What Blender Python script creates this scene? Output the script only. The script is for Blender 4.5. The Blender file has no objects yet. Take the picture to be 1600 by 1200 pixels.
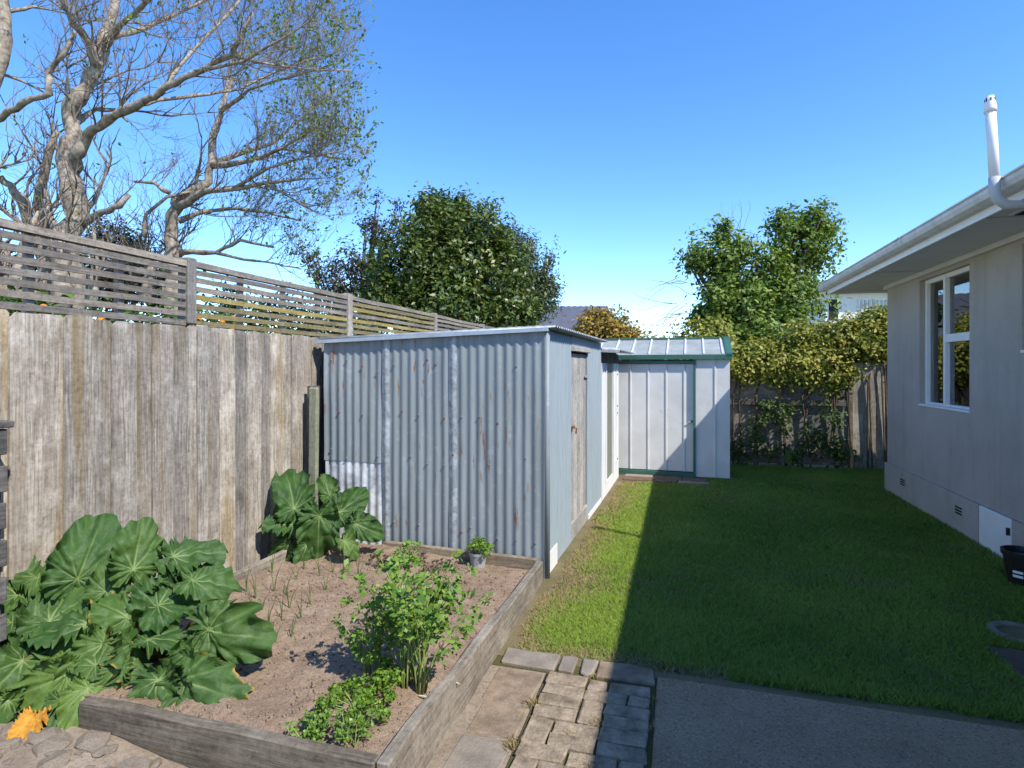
import bpy, math, random
import numpy as np
from mathutils import Vector, Matrix, noise as mnoise
R = math.radians
rnd = random.Random(7)
rng = np.random.default_rng(7)
scene = bpy.context.scene
C = scene.collection

# ------------------------------------------------------------------ camera, sky, sun
YAW = R(16.2); F = 890.0; CAMH = 1.6; HOR = 575.0
cam = bpy.data.cameras.new('camera'); camo = bpy.data.objects.new('camera', cam); C.objects.link(camo)
camo.location = (0, 0, CAMH); camo.rotation_euler = (R(90), 0, YAW)
cam.sensor_width = 36; cam.lens = 36 * F / 1600; cam.shift_y = -(600 - HOR) / 1600
cam.clip_start = .05; cam.clip_end = 3000
scene.camera = camo
SUN = Vector((1.0, -.56, 1.225)).normalized()
w = bpy.data.worlds.new('World'); scene.world = w; w.use_nodes = True
sky = w.node_tree.nodes.new('ShaderNodeTexSky'); sky.sky_type = 'NISHITA'; sky.sun_disc = False
sky.sun_elevation = math.asin(SUN.z); sky.sun_rotation = math.atan2(SUN.x, SUN.y)
sky.air_density = .85; sky.dust_density = 0.0; sky.ozone_density = 2.6
hsv = w.node_tree.nodes.new('ShaderNodeHueSaturation'); hsv.inputs['Saturation'].default_value = 1.25; hsv.inputs['Hue'].default_value = .506
w.node_tree.links.new(sky.outputs[0], hsv.inputs['Color']); w.node_tree.links.new(hsv.outputs[0], w.node_tree.nodes['Background'].inputs[0])
w.node_tree.nodes['Background'].inputs[1].default_value = .15
sl = bpy.data.lights.new('sun', 'SUN'); sl.energy = 2.85; sl.angle = R(.5); sl.color = (1, .95, .87)
so = bpy.data.objects.new('sun', sl); C.objects.link(so); so.rotation_euler = SUN.to_track_quat('Z', 'Y').to_euler()
so.location = (6, -4, 9)
vs = scene.view_settings; vs.view_transform = 'Standard'; vs.look = 'None'; vs.exposure = 1.22; vs.gamma = 1

# ------------------------------------------------------------------ pixel helpers (photograph is 1600x1200)
FW = Vector((-math.sin(YAW), math.cos(YAW), 0)); RT = Vector((math.cos(YAW), math.sin(YAW), 0))
def P(px, py, d):
    return FW * d + RT * (d * (px - 800) / F) + Vector((0, 0, CAMH + d * (HOR - py) / F))
def G(px, py, z=0.0):
    return P(px, py, (CAMH - z) * F / (py - HOR))

# ------------------------------------------------------------------ mesh helpers
class MB:
    def __init__(s): s.v = []; s.f = []
    def add(s, v, f):
        n = len(s.v); s.v += [tuple(p) for p in v]; s.f += [tuple(i + n for i in q) for q in f]; return s
    def box(s, x0, x1, y0, y1, z0, z1):
        return s.add([(x0,y0,z0),(x1,y0,z0),(x1,y1,z0),(x0,y1,z0),(x0,y0,z1),(x1,y0,z1),(x1,y1,z1),(x0,y1,z1)],
                     [(0,3,2,1),(4,5,6,7),(0,1,5,4),(1,2,6,5),(2,3,7,6),(3,0,4,7)])
    def prism(s, poly, axis, a, b):
        # poly in the two other axes (cyclic order), extruded along axis from a to b
        def mk(p, t):
            return {'x': (t, p[0], p[1]), 'y': (p[0], t, p[1]), 'z': (p[0], p[1], t)}[axis]
        n = len(poly)
        v = [mk(p, a) for p in poly] + [mk(p, b) for p in poly]
        f = [tuple(range(n)), tuple(range(2 * n - 1, n - 1, -1))] + [(i, i + n, (i + 1) % n + n, (i + 1) % n) for i in range(n)]
        return s.add(v, f)
    def tube(s, pts, rad, n=6, cap=True):
        pts = [Vector(p) for p in pts]; k = len(pts); vs_ = []; u = None
        for i, p in enumerate(pts):
            t = (pts[min(i + 1, k - 1)] - pts[max(i - 1, 0)])
            if t.length < 1e-9: t = Vector((0, 0, 1))
            t.normalize()
            if u is None: u = t.orthogonal().normalized()
            u = (u - t * u.dot(t))
            u = u.normalized() if u.length > 1e-6 else t.orthogonal().normalized()
            b = t.cross(u); r = rad[i] if hasattr(rad, '__len__') else rad
            for j in range(n):
                a = 2 * math.pi * j / n
                vs_.append(p + (u * math.cos(a) + b * math.sin(a)) * r)
        f = []
        for i in range(k - 1):
            for j in range(n):
                f.append((i*n + j, i*n + (j+1) % n, (i+1)*n + (j+1) % n, (i+1)*n + j))
        if cap: f += [tuple(range(n - 1, -1, -1)), tuple((k-1)*n + j for j in range(n))]
        return s.add(vs_, f)
    def mesh(s, name, mat=None, smooth=False):
        m = bpy.data.meshes.new(name); m.from_pydata(s.v, [], s.f); m.update()
        fix_normals(m)
        if mat: m.materials.append(mat)
        if smooth: m.polygons.foreach_set('use_smooth', [True] * len(m.polygons))
        return m
    def build(s, name, mat, parent=None, loc=(0,0,0), smooth=False, rot=None, bevel=0):
        o = bpy.data.objects.new(name, s.mesh(name, mat, smooth)); C.objects.link(o)
        o.parent = parent; o.location = loc
        if rot: o.rotation_euler = rot
        if bevel:
            b = o.modifiers.new('bevel', 'BEVEL'); b.width = bevel; b.segments = 1; b.limit_method = 'ANGLE'
        return o
import bmesh
def fix_normals(m):
    b = bmesh.new(); b.from_mesh(m); bmesh.ops.recalc_face_normals(b, faces=b.faces); b.to_mesh(m); b.free()
def npmesh(name, V, Fc, mat, col=None, smooth=False):
    """V (n,3), Fc (k,3 or 4) integer array; optional per-vertex colour"""
    m = bpy.data.meshes.new(name); V = np.asarray(V, np.float32); Fc = np.asarray(Fc, np.int32)
    k, c = Fc.shape
    m.vertices.add(len(V)); m.vertices.foreach_set('co', V.ravel())
    m.loops.add(k * c); m.loops.foreach_set('vertex_index', Fc.ravel())
    m.polygons.add(k); m.polygons.foreach_set('loop_start', np.arange(0, k * c, c, dtype=np.int32))
    m.polygons.foreach_set('loop_total', np.full(k, c, np.int32))
    if smooth: m.polygons.foreach_set('use_smooth', np.ones(k, bool))
    m.update(calc_edges=True)
    if col is not None:
        a = m.color_attributes.new('col', 'FLOAT_COLOR', 'POINT')
        cc = np.ones((len(V), 4), np.float32); cc[:, :col.shape[1]] = col
        a.data.foreach_set('color', cc.ravel())
    m.materials.append(mat); return m
def link(name, mesh, parent=None, loc=(0,0,0), rot=None):
    o = bpy.data.objects.new(name, mesh); C.objects.link(o); o.parent = parent; o.location = loc
    if rot: o.rotation_euler = rot
    return o
def tag(o, label, cat, group=None, kind=None):
    if label: o['label'] = label
    if cat: o['category'] = cat
    if group: o['group'] = group
    if kind: o['kind'] = kind
    return o
def struct(o): o['kind'] = 'structure'; return o
def thing(name, label, cat, loc=(0,0,0), rz=0, group=None):
    o = bpy.data.objects.new(name, None); C.objects.link(o); o.location = loc; o.rotation_euler = (0, 0, rz)
    o.empty_display_size = .2
    return tag(o, label, cat, group)

# ------------------------------------------------------------------ materials
class NT:
    def __init__(s, name):
        s.m = bpy.data.materials.new(name); s.m.use_nodes = True; s.t = s.m.node_tree
        s.b = s.t.nodes['Principled BSDF']; s.out = s.t.nodes['Material Output']
    def n(s, typ, ins=None, **props):
        nd = s.t.nodes.new('ShaderNode' + typ)
        for k, v in props.items(): setattr(nd, k, v)
        for k, v in (ins or {}).items(): s.set(nd.inputs[k], v)
        return nd
    def set(s, sock, v):
        if isinstance(v, bpy.types.NodeSocket): s.t.links.new(v, sock)
        else:
            if sock.type == 'RGBA' and len(v) == 3: v = (*v, 1)
            sock.default_value = v
    def coords(s, scale=(1,1,1), rand=True, world=False):
        tc = s.n('TexCoord').outputs['Object']
        if world: tc = s.n('NewGeometry').outputs['Position']
        if rand and not world:
            oi = s.n('ObjectInfo').outputs['Random']
            off = s.n('VectorMath', {0: (17.3, 9.1, 23.7), 'Scale': oi}, operation='SCALE').outputs[0]
            tc = s.n('VectorMath', {0: tc, 1: off}, operation='ADD').outputs[0]
        return s.n('VectorMath', {0: tc, 1: scale}, operation='MULTIPLY').outputs[0]
    def noise(s, vec, scale, detail=4, rough=.6, dist=0):
        return s.n('TexNoise', {'Vector': vec, 'Scale': scale, 'Detail': detail, 'Roughness': rough, 'Distortion': dist}).outputs[0]
    def ramp(s, fac, stops):
        r = s.n('ValToRGB', {'Fac': fac}); e = r.color_ramp.elements
        while len(e) < len(stops): e.new(.5)
        for i, (p, c) in enumerate(stops):
            e[i].position = p; e[i].color = (*c, 1) if hasattr(c, '__len__') else (c, c, c, 1)
        return r.outputs[0]
    def mix(s, fac, a, b, mode='MIX'):
        nd = s.n('MixRGB', {'Fac': fac, 'Color1': a, 'Color2': b}, blend_type=mode); return nd.outputs[0]
    def mul(s, a, b): return s.n('Math', {0: a, 1: b}, operation='MULTIPLY').outputs[0]
    def bump(s, h, strength=.4, dist=.01):
        s.set(s.b.inputs['Normal'], s.n('Bump', {'Height': h, 'Strength': strength, 'Distance': dist}).outputs[0])
    def fin(s, color, rough=.8, spec=.3, **kw):
        s.set(s.b.inputs['Base Color'], color); s.set(s.b.inputs['Roughness'], rough)
        s.b.inputs['Specular IOR Level'].default_value = spec
        for k, v in kw.items(): s.set(s.b.inputs[k], v)
        return s.m

def objrand(t, lo, hi):
    return t.n('MapRange', {0: t.n('ObjectInfo').outputs['Random'], 3: lo, 4: hi}).outputs[0]
def m_wood(name, dark, mid, light, axis='z', lichen=None, lichen_amt=.5, streak=None, bump=.5):
    t = NT(name); sc = {'x': (3, 58, 58), 'y': (58, 3, 58), 'z': (58, 58, 3)}[axis]
    v = t.coords(sc); g = t.noise(v, 1.6, 6, .65, .3)
    col = t.ramp(g, [(.28, dark), (.5, mid), (.72, light)])
    v2 = t.coords((1, 1, 1)); sc2 = {'x': (1, 5, 5), 'y': (5, 1, 5), 'z': (5, 5, 1)}[axis]
    blot = t.noise(t.coords(sc2), 1.3, 5, .65)
    col = t.mix(t.ramp(blot, [(.38, 0), (.68, .75)]), col, t.mix(.45, dark, mid))
    pb = t.noise(v2, 3.2, 6, .72); col = t.mix(t.ramp(pb, [(.5, 0), (.68, .55)]), col, tuple(min(1, c * 1.12) for c in light)); col = t.mix(t.ramp(pb, [(.3, .6), (.45, 0)]), col, tuple(c * .9 for c in dark))
    if streak:
        st = t.noise(t.coords({'x': (.6, 9, 9), 'y': (9, .6, 9), 'z': (9, 9, .6)}[axis]), 1.1, 3, .6)
        col = t.mix(t.ramp(st, [(.52, 0), (.7, .75)]), col, streak)
    if lichen:
        ln = t.noise(v2, 55, 3, .7); ln2 = t.noise(v2, 4, 3, .6)
        mk = t.mul(t.ramp(ln, [(.66 - .08 * lichen_amt, 0), (.74, 1)]), t.ramp(ln2, [(.4, 0), (.65, 1)]))
        col = t.mix(mk, col, lichen)
    mt = t.noise(v2, 38, 6, .78); col = t.mix(.75, col, t.ramp(mt, [(.30, .45), (.5, .95), (.72, 1.25)]), 'MULTIPLY')
    hv = t.n('HueSaturation', {'Color': col, 'Value': objrand(t, .70, 1.26), 'Saturation': objrand(t, .8, 1.15)}).outputs[0]
    t.bump(g, bump, .006)
    return t.fin(hv, .9, .15)
def m_simple(name, c, rough=.6, spec=.4, var=.12, scale=8, bump=0, bscale=60, metallic=0, c2=None, dirt=None):
    t = NT(name); v = t.coords(); n_ = t.noise(v, scale, 5, .65)
    a = tuple(x * (1 - var) for x in c); b = tuple(min(1, x * (1 + var)) for x in c)
    col = t.ramp(n_, [(.3, a), (.7, c2 or b)])
    if dirt:
        dn = t.noise(t.coords((6, 6, 1.2)), 1.5, 5, .7); col = t.mix(t.ramp(dn, [(.5, 0), (.75, .6)]), col, dirt)
    if bump: t.bump(t.noise(v, bscale, 4, .6), bump, .01)
    t.b.inputs['Metallic'].default_value = metallic
    return t.fin(col, rough, spec)
def m_leaf(name, stops, rough=.5, spec=.35, trans=.25, tcol=None):
    """per-leaf colour from Random Per Island, some light passing through"""
    t = NT(name); r = t.n('NewGeometry').outputs['Random Per Island']
    big = t.noise(t.n('TexCoord').outputs['Object'], 1.6, 3, .6)
    f = t.n('Math', {0: t.mul(r, .65), 1: t.mul(big, .5)}, operation='ADD').outputs[0]
    col = t.ramp(f, stops); t.fin(col, rough, spec)
    tr = t.n('BsdfTranslucent', {'Color': t.mix(1, col, tcol or (1.25, 1.3, .6), 'MULTIPLY')})
    mx = t.n('MixShader', {0: trans, 1: t.b.outputs[0], 2: tr.outputs[0]})
    t.t.links.new(mx.outputs[0], t.out.inputs[0]); return t.m

GREY = ((.125, .103, .078), (.345, .30, .24), (.58, .53, .45))
PAL = m_wood('weathered_paling', *GREY, 'z', (.55, .53, .47), .2, (.24, .165, .06))
SLAT = m_wood('weathered_slat', (.11, .095, .075), (.245, .21, .17), (.37, .33, .275), 'y', (.50, .48, .40), .3, None)
SLATY = m_wood('lichened_slat', (.13, .11, .06), (.30, .24, .09), (.40, .34, .17), 'y', (.42, .30, .05), .9, (.38, .26, .03))
POSTM = m_wood('weathered_post', (.16, .14, .115), (.30, .27, .23), (.45, .42, .37), 'z', (.5, .48, .42), .4)
BEDX = m_wood('bed_board_x', (.075, .06, .042), (.19, .155, .11), (.31, .265, .20), 'x', (.30, .28, .22), .3)
BEDY = m_wood('bed_board_y', (.10, .085, .065), (.24, .205, .16), (.38, .335, .27), 'y', (.36, .34, .28), .3)
DARKW = m_wood('dark_old_wood_y', (.05, .045, .04), (.13, .12, .105), (.22, .205, .185), 'y')
DARKZ = m_wood('dark_old_wood_z', (.05, .045, .04), (.12, .11, .095), (.21, .195, .17), 'z')
GREENW = m_wood('treated_wood', (.16, .16, .10), (.29, .29, .19), (.38, .37, .26), 'z')
FARX = m_wood('far_rail', (.05, .04, .03), (.15, .125, .095), (.26, .23, .19), 'x', (.20, .21, .09), .8)
FARD = m_wood('far_board', (.09, .08, .065), (.21, .19, .165), (.33, .30, .265), 'x', (.16, .19, .08), .5)
DOORW = m_wood('bare_door_wood', (.20, .185, .165), (.36, .34, .31), (.50, .48, .45), 'z')
STAKEM = m_wood('stake_wood', (.15, .09, .05), (.28, .18, .11), (.38, .27, .18), 'z')

def m_corr():
    t = NT('blue_grey_paint_on_iron'); v = t.coords((1, 1, 1), rand=False)
    sn = t.noise(t.coords((9, 9, .7), rand=True), 1.2, 5, .65)
    col = t.ramp(sn, [(.3, (.18, .205, .21)), (.55, (.24, .27, .28)), (.75, (.315, .345, .35))])
    # chalky worn patches
    wn = t.noise(v, 9, 5, .75); col = t.mix(t.ramp(wn, [(.56, 0), (.72, .55)]), col, (.40, .43, .44))
    gl = t.noise(t.coords((1, 1, 1)), 1.4, 2, .5); col = t.mix(t.ramp(gl, [(.5, 0), (.75, .3)]), col, (.22, .26, .22))
    # rust runs: narrow across, long down
    rv = t.coords((13, 13, 1.9), rand=False); rn = t.noise(rv, 1.9, 4, .62)
    rn2 = t.noise(t.coords((1, 1, 1), rand=False), 1.6, 2, .5)
    mk = t.mul(t.ramp(rn, [(.60, 0), (.66, 1)]), t.ramp(rn2, [(.47, 0), (.55, 1)]))
    fn = t.noise(v, 60, 3, .6)
    col = t.mix(mk, col, t.mix(fn, (.16, .055, .02), (.30, .13, .05)))
    t.bump(t.noise(v, 30, 5, .6), .25, .004)
    return t.fin(col, .5, .4)
CORR = m_corr(); LAPM = m_simple('worn_lap_iron', (.29, .32, .335), .55, .4, .45, 22, .3, 50, 0, dirt=(.18, .18, .17))
GALV = m_simple('bare_galvanised_iron', (.42, .43, .43), .5, .5, .35, 14, .2, 40, .3, dirt=(.24, .23, .21))
WHITEPATCH = m_simple('patched_iron', (.40, .43, .46), .5, .4, .4, 9, .2, 40, 0, c2=(.68, .70, .71), dirt=(.20, .18, .16))
RUST = m_simple('rust', (.22, .085, .03), .9, .2, .4, 40, .5, 80)
def m_paintwood(name, c, worn, amt=.6, axis=(30, 30, 1.6)):
    t = NT(name); g = t.noise(t.coords(axis), 1.4, 6, .65, .3)
    col = t.ramp(g, [(.3, tuple(x * .8 for x in c)), (.65, c)])
    wn = t.noise(t.coords((14, 14, 2.2)), 1.7, 5, .7); col = t.mix(t.ramp(wn, [(.6 - .1 * amt, 0), (.72, .8)]), col, worn)
    t.bump(g, .4, .004); return t.fin(col, .75, .25)
BLUEW = m_paintwood('pale_blue_painted_boards', (.335, .40, .43), (.22, .25, .26))
WHITEW = m_paintwood('white_painted_boards', (.74, .74, .72), (.52, .50, .46), .3)
GREENG = m_paintwood('faded_green_panel', (.20, .215, .165), (.32, .32, .27), .4)
def m_sheet():
    t = NT('pale_shed_steel'); n_ = t.noise(t.coords((1, 1, 1)), 3, 5, .6)
    col = t.ramp(n_, [(.3, (.53, .53, .515)), (.7, (.64, .635, .615))])
    sp = t.noise(t.coords((1, 1, .7)), 13, 4, .7); lo = t.noise(t.coords(), 2.2, 2, .5)
    col = t.mix(t.mul(t.ramp(sp, [(.62, 0), (.70, .6)]), t.ramp(lo, [(.5, 0), (.62, 1)])), col, (.25, .25, .24))
    return t.fin(col, .45, .4)
SHEET = m_sheet()
GTRIM = m_simple('dark_green_trim', (.035, .115, .085), .45, .4, .15, 6, dirt=(.10, .14, .11))
ROOFSH = m_simple('pale_roof_steel', (.29, .31, .295), .6, .3, .2, 4, dirt=(.19, .20, .18))
def m_soil():
    t = NT('dry_soil'); v = t.coords(rand=False)
    a = t.noise(v, 5, 6, .65); b = t.noise(v, 70, 4, .7)
    col = t.ramp(a, [(.3, (.25, .172, .115)), (.7, (.39, .29, .205))])
    col = t.mix(t.ramp(b, [(.3, .5), (.55, 0)]), col, (.10, .07, .05))
    col = t.mix(t.ramp(b, [(.62, 0), (.8, .5)]), col, (.42, .36, .30))
    t.bump(t.n('Math', {0: b, 1: t.noise(v, 190, 3, .6)}, operation='ADD').outputs[0], .75, .012)
    return t.fin(col, .97, .1)
SOIL = m_soil()
def m_ground(name, c1, c2, c3, s1=2.5, s2=45, bump=.5, bd=.012, rough=.95):
    t = NT(name); v = t.coords(rand=False); a = t.noise(v, s1, 6, .65); b = t.noise(v, s2, 5, .7)
    col = t.mix(t.ramp(a, [(.35, 0), (.65, 1)]), c1, c2); col = t.mix(t.ramp(b, [(.45, 0), (.7, .8)]), col, c3)
    t.bump(b, bump, bd); return t.fin(col, rough, .2)
LAWNM = m_ground('lawn_earth', (.13, .115, .05), (.22, .165, .095), (.10, .10, .035), 3, 60)
DIRT = m_ground('dusty_dirt', (.23, .175, .125), (.33, .27, .20), (.15, .11, .075), 4, 60)
OUTER = m_ground('rough_ground', (.07, .10, .03), (.12, .12, .06), (.16, .14, .09), .4, 9)
def m_conc():
    t = NT('old_exposed_concrete'); v = t.coords(rand=False)
    a = t.noise(v, 1.8, 5, .65); g = t.n('TexVoronoi', {'Vector': v, 'Scale': 130.0}).outputs['Color']
    gg = t.n('SeparateColor', {0: g}).outputs[0]
    col = t.ramp(a, [(.3, (.22, .15, .085)), (.7, (.335, .24, .145))])
    col = t.mix(t.ramp(gg, [(.0, .55), (.3, 0)]), col, (.06, .05, .045)); col = t.mix(t.ramp(gg, [(.85, 0), (1, .4)]), col, (.42, .36, .29))
    t.bump(t.noise(v, 120, 3, .7), .35, .004); return t.fin(col, .85, .25)
CONC = m_conc()
BRICK = m_simple('mossy_paver_brick', (.27, .21, .145), .92, .15, .5, 12, .9, 60, dirt=(.12, .095, .045))
SLABM = m_simple('worn_path_slab', (.25, .21, .165), .92, .15, .3, 5, .5, 90, dirt=(.15, .125, .095))
SLABG = m_simple('grey_path_slab', (.25, .185, .125), .92, .15, .4, 9, .6, 80, dirt=(.13, .105, .065))
MOSS = m_ground('moss_joint', (.07, .065, .02), (.12, .085, .035), (.05, .06, .015), 8, 60)
STONE = m_simple('grey_stone', (.23, .19, .145), .9, .2, .35, 12, .5, 50)
BROWNP = m_simple('brown_doorstep_paver', (.14, .095, .07), .9, .15, .3, 9, .5, 70)
STUCCO = NT('grey_stucco'); _v = STUCCO.coords(rand=False)
STUCCO.bump(STUCCO.noise(_v, 70, 5, .7), .9, .01)
_c = STUCCO.ramp(STUCCO.noise(_v, 1.5, 6, .7), [(.3, (.38, .345, .30)), (.7, (.47, .43, .38))])
_c = STUCCO.mix(STUCCO.ramp(STUCCO.noise(STUCCO.coords((5, 5, .5), rand=False), 1.2, 5, .7), [(.5, 0), (.75, .45)]), _c, (.27, .245, .21))
_c = STUCCO.mix(.5, _c, STUCCO.ramp(STUCCO.noise(_v, 90, 4, .7), [(.3, .7), (.6, 1.15)]), 'MULTIPLY')
STUCCO = STUCCO.fin(_c, .85, .2)
WPAINT = m_simple('white_gloss_paint', (.78, .78, .76), .4, .4, .05, 5)
SOFFM = m_simple('soffit_paint', (.62, .61, .57), .6, .3, .06, 3)
GUTT = m_simple('old_white_gutter', (.62, .62, .60), .5, .35, .15, 5, dirt=(.34, .32, .28))
UPVC = m_simple('white_pipe', (.80, .80, .78), .35, .4, .04, 5)
SHADEP = m_simple('shaded_pipe_grey', (.45, .46, .47), .4, .4, .08, 5)  # grey puts the shade below the gutter into the pipe's colour
BLACKP = m_simple('black_plastic', (.015, .015, .015), .4, .5, .2, 5)
CLEARP = m_simple('grey_pot_plastic', (.33, .34, .35), .45, .4, .2, 12)
RUSTPAD = m_simple('brown_concrete_pad', (.095, .065, .05), .9, .2, .3, 6, .4, 60)
RING = m_simple('drain_concrete', (.20, .165, .13), .9, .2, .3, 10, .4, 60)
DARKIN = m_simple('dark_interior', (.03, .03, .03), .9, .1, .1, 3)
CURT = m_simple('dark_curtain', (.05, .05, .06), .9, .1, .2, 20)
def m_glass():
    t = NT('window_glass'); t.t.nodes.remove(t.b)
    fr = t.n('Fresnel', {'IOR': 2.4}).outputs[0]
    g = t.n('BsdfGlossy', {'Color': (1, 1, 1), 'Roughness': .01}); tr = t.n('BsdfTransparent', {'Color': (.55, .58, .58)})
    mx = t.n('MixShader', {0: fr, 1: tr.outputs[0], 2: g.outputs[0]}); t.t.links.new(mx.outputs[0], t.out.inputs[0]); return t.m
GLASS = m_glass()
BARK = m_simple('pale_flaky_bark', (.23, .18, .13), .95, .1, .5, 14, 1.0, 13, c2=(.46, .39, .31))
TWIG = m_simple('twig_bark', (.165, .13, .10), .95, .1, .35, 6, c2=(.30, .25, .20))
DBARK = m_simple('dark_bark', (.09, .07, .05), .95, .1, .35, 12, .6, 25)

# ------------------------------------------------------------------ ground, lawn, paths
o = struct(MB().box(-60, 60, -30, 120, -1.2, -.03).build('ground', OUTER))
o = struct(MB().box(-.98, 6.5, 3.03, 10.6, -.4, 0).build('lawn', LAWNM))
o = struct(MB().box(-.1, 2.61, -4, 3.03, -.4, .012).build('concrete_path', CONC, bevel=.008))
dirt = struct(MB().box(-3.3, -.1, -4, 3.03, -.4, -.012).build('dirt_path', DIRT))
struct(MB().box(-3.3, -.98, 3.03, 10.6, -.4, -.014).build('yard_earth', DIRT))
# brick path
bp = struct(MB().box(-.66, -.104, -1.0, 2.93, -.1, -.002).build('brick_path', MOSS))
def brick_mesh(wx, wy, seed):
    r = random.Random(seed); h = .018
    b = bmesh.new(); bmesh.ops.create_cube(b, size=1)
    for v in b.verts: v.co = Vector((v.co.x * wx, v.co.y * wy, (v.co.z + .5) * (h + .03) - .03)) + Vector((r.uniform(-1, 1), r.uniform(-1, 1), 0)) * .006
    bmesh.ops.bevel(b, geom=b.edges[:], offset=.006, segments=1, affect='EDGES')
    for v in b.verts: v.co += Vector((r.uniform(-1, 1), r.uniform(-1, 1), r.uniform(-1, 1) * .6)) * .0025
    m = bpy.data.meshes.new('brick'); b.to_mesh(m); b.free(); m.materials.append(BRICK); return m
LB = [brick_mesh(.199, .087, i) for i in range(4)]; HB = [brick_mesh(.098, .087, i + 9) for i in range(3)]; VB = [brick_mesh(.101, .179, i + 20) for i in range(3)]
y = 2.86; k = 0
pats = ['LHL', 'LLh', 'LVL', 'L.L', 'VLL', '.LL', 'LLH', 'HLL', 'LLh']
prevV = {}
while y > -.9:
    pat = pats[k % 9]; x = -.645
    for ch in pat:
        wx = {'L': .207, 'H': .106, 'h': .106, 'V': .110, '.': .110}[ch]
        if ch != '.':
            ms = {'L': LB, 'H': HB, 'h': HB, 'V': VB}[ch]
            yy = y - (.047 if ch == 'V' else 0)
            link('brick', rnd.choice(ms), bp, (x + wx / 2, yy, rnd.uniform(-.006, .003)), (rnd.uniform(-.02, .02), rnd.uniform(-.02, .02), rnd.uniform(-.03, .03) + (math.pi if rnd.random() < .5 else 0)))
        x += wx
    y -= .094; k += 1
def slab(x0, x1, y0, y1, seed, mat, parent, top=.012):
    r = random.Random(seed); j = lambda: r.uniform(-.012, .012)
    mb = MB().prism([(x0 + j(), y0 + j()), ((x0 + x1) / 2, y0 + j()), (x1 + j(), y0 + j()), (x1 + j(), y1 + j()), ((x0 + x1) / 2, y1 + j()), (x0 + j(), y1 + j())], 'z', -.05, top)
    return mb.build('slab', mat, parent, bevel=.007)
sp = struct(MB().box(-.97, -.104, 2.93, 3.12, -.1, -.003).build('slab_edging', MOSS))
for i, (a, b, m) in enumerate([(-.93, -.62, SLABM), (-.60, -.52, SLABM), (-.50, -.415, SLABM), (-.40, -.11, SLABG)]):
    slab(a, b, 2.945, 3.105, i, m, sp, .014)
cp = struct(MB().box(-.97, -.665, -1, 2.93, -.1, -.006).build('slab_path', DIRT))
for i, (a, b, c_, d_, m) in enumerate([(-.92, -.675, 2.62, 2.92, SLABG), (-.90, -.675, 2.36, 2.605, SLABG), (-.91, -.675, 2.08, 2.34, SLABM), (-.93, -.675, 1.7, 2.06, SLABG), (-.92, -.675, 1.3, 1.68, SLABM)]):
    slab(a, b, c_, d_, i + 10, m, cp, -.001)
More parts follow.
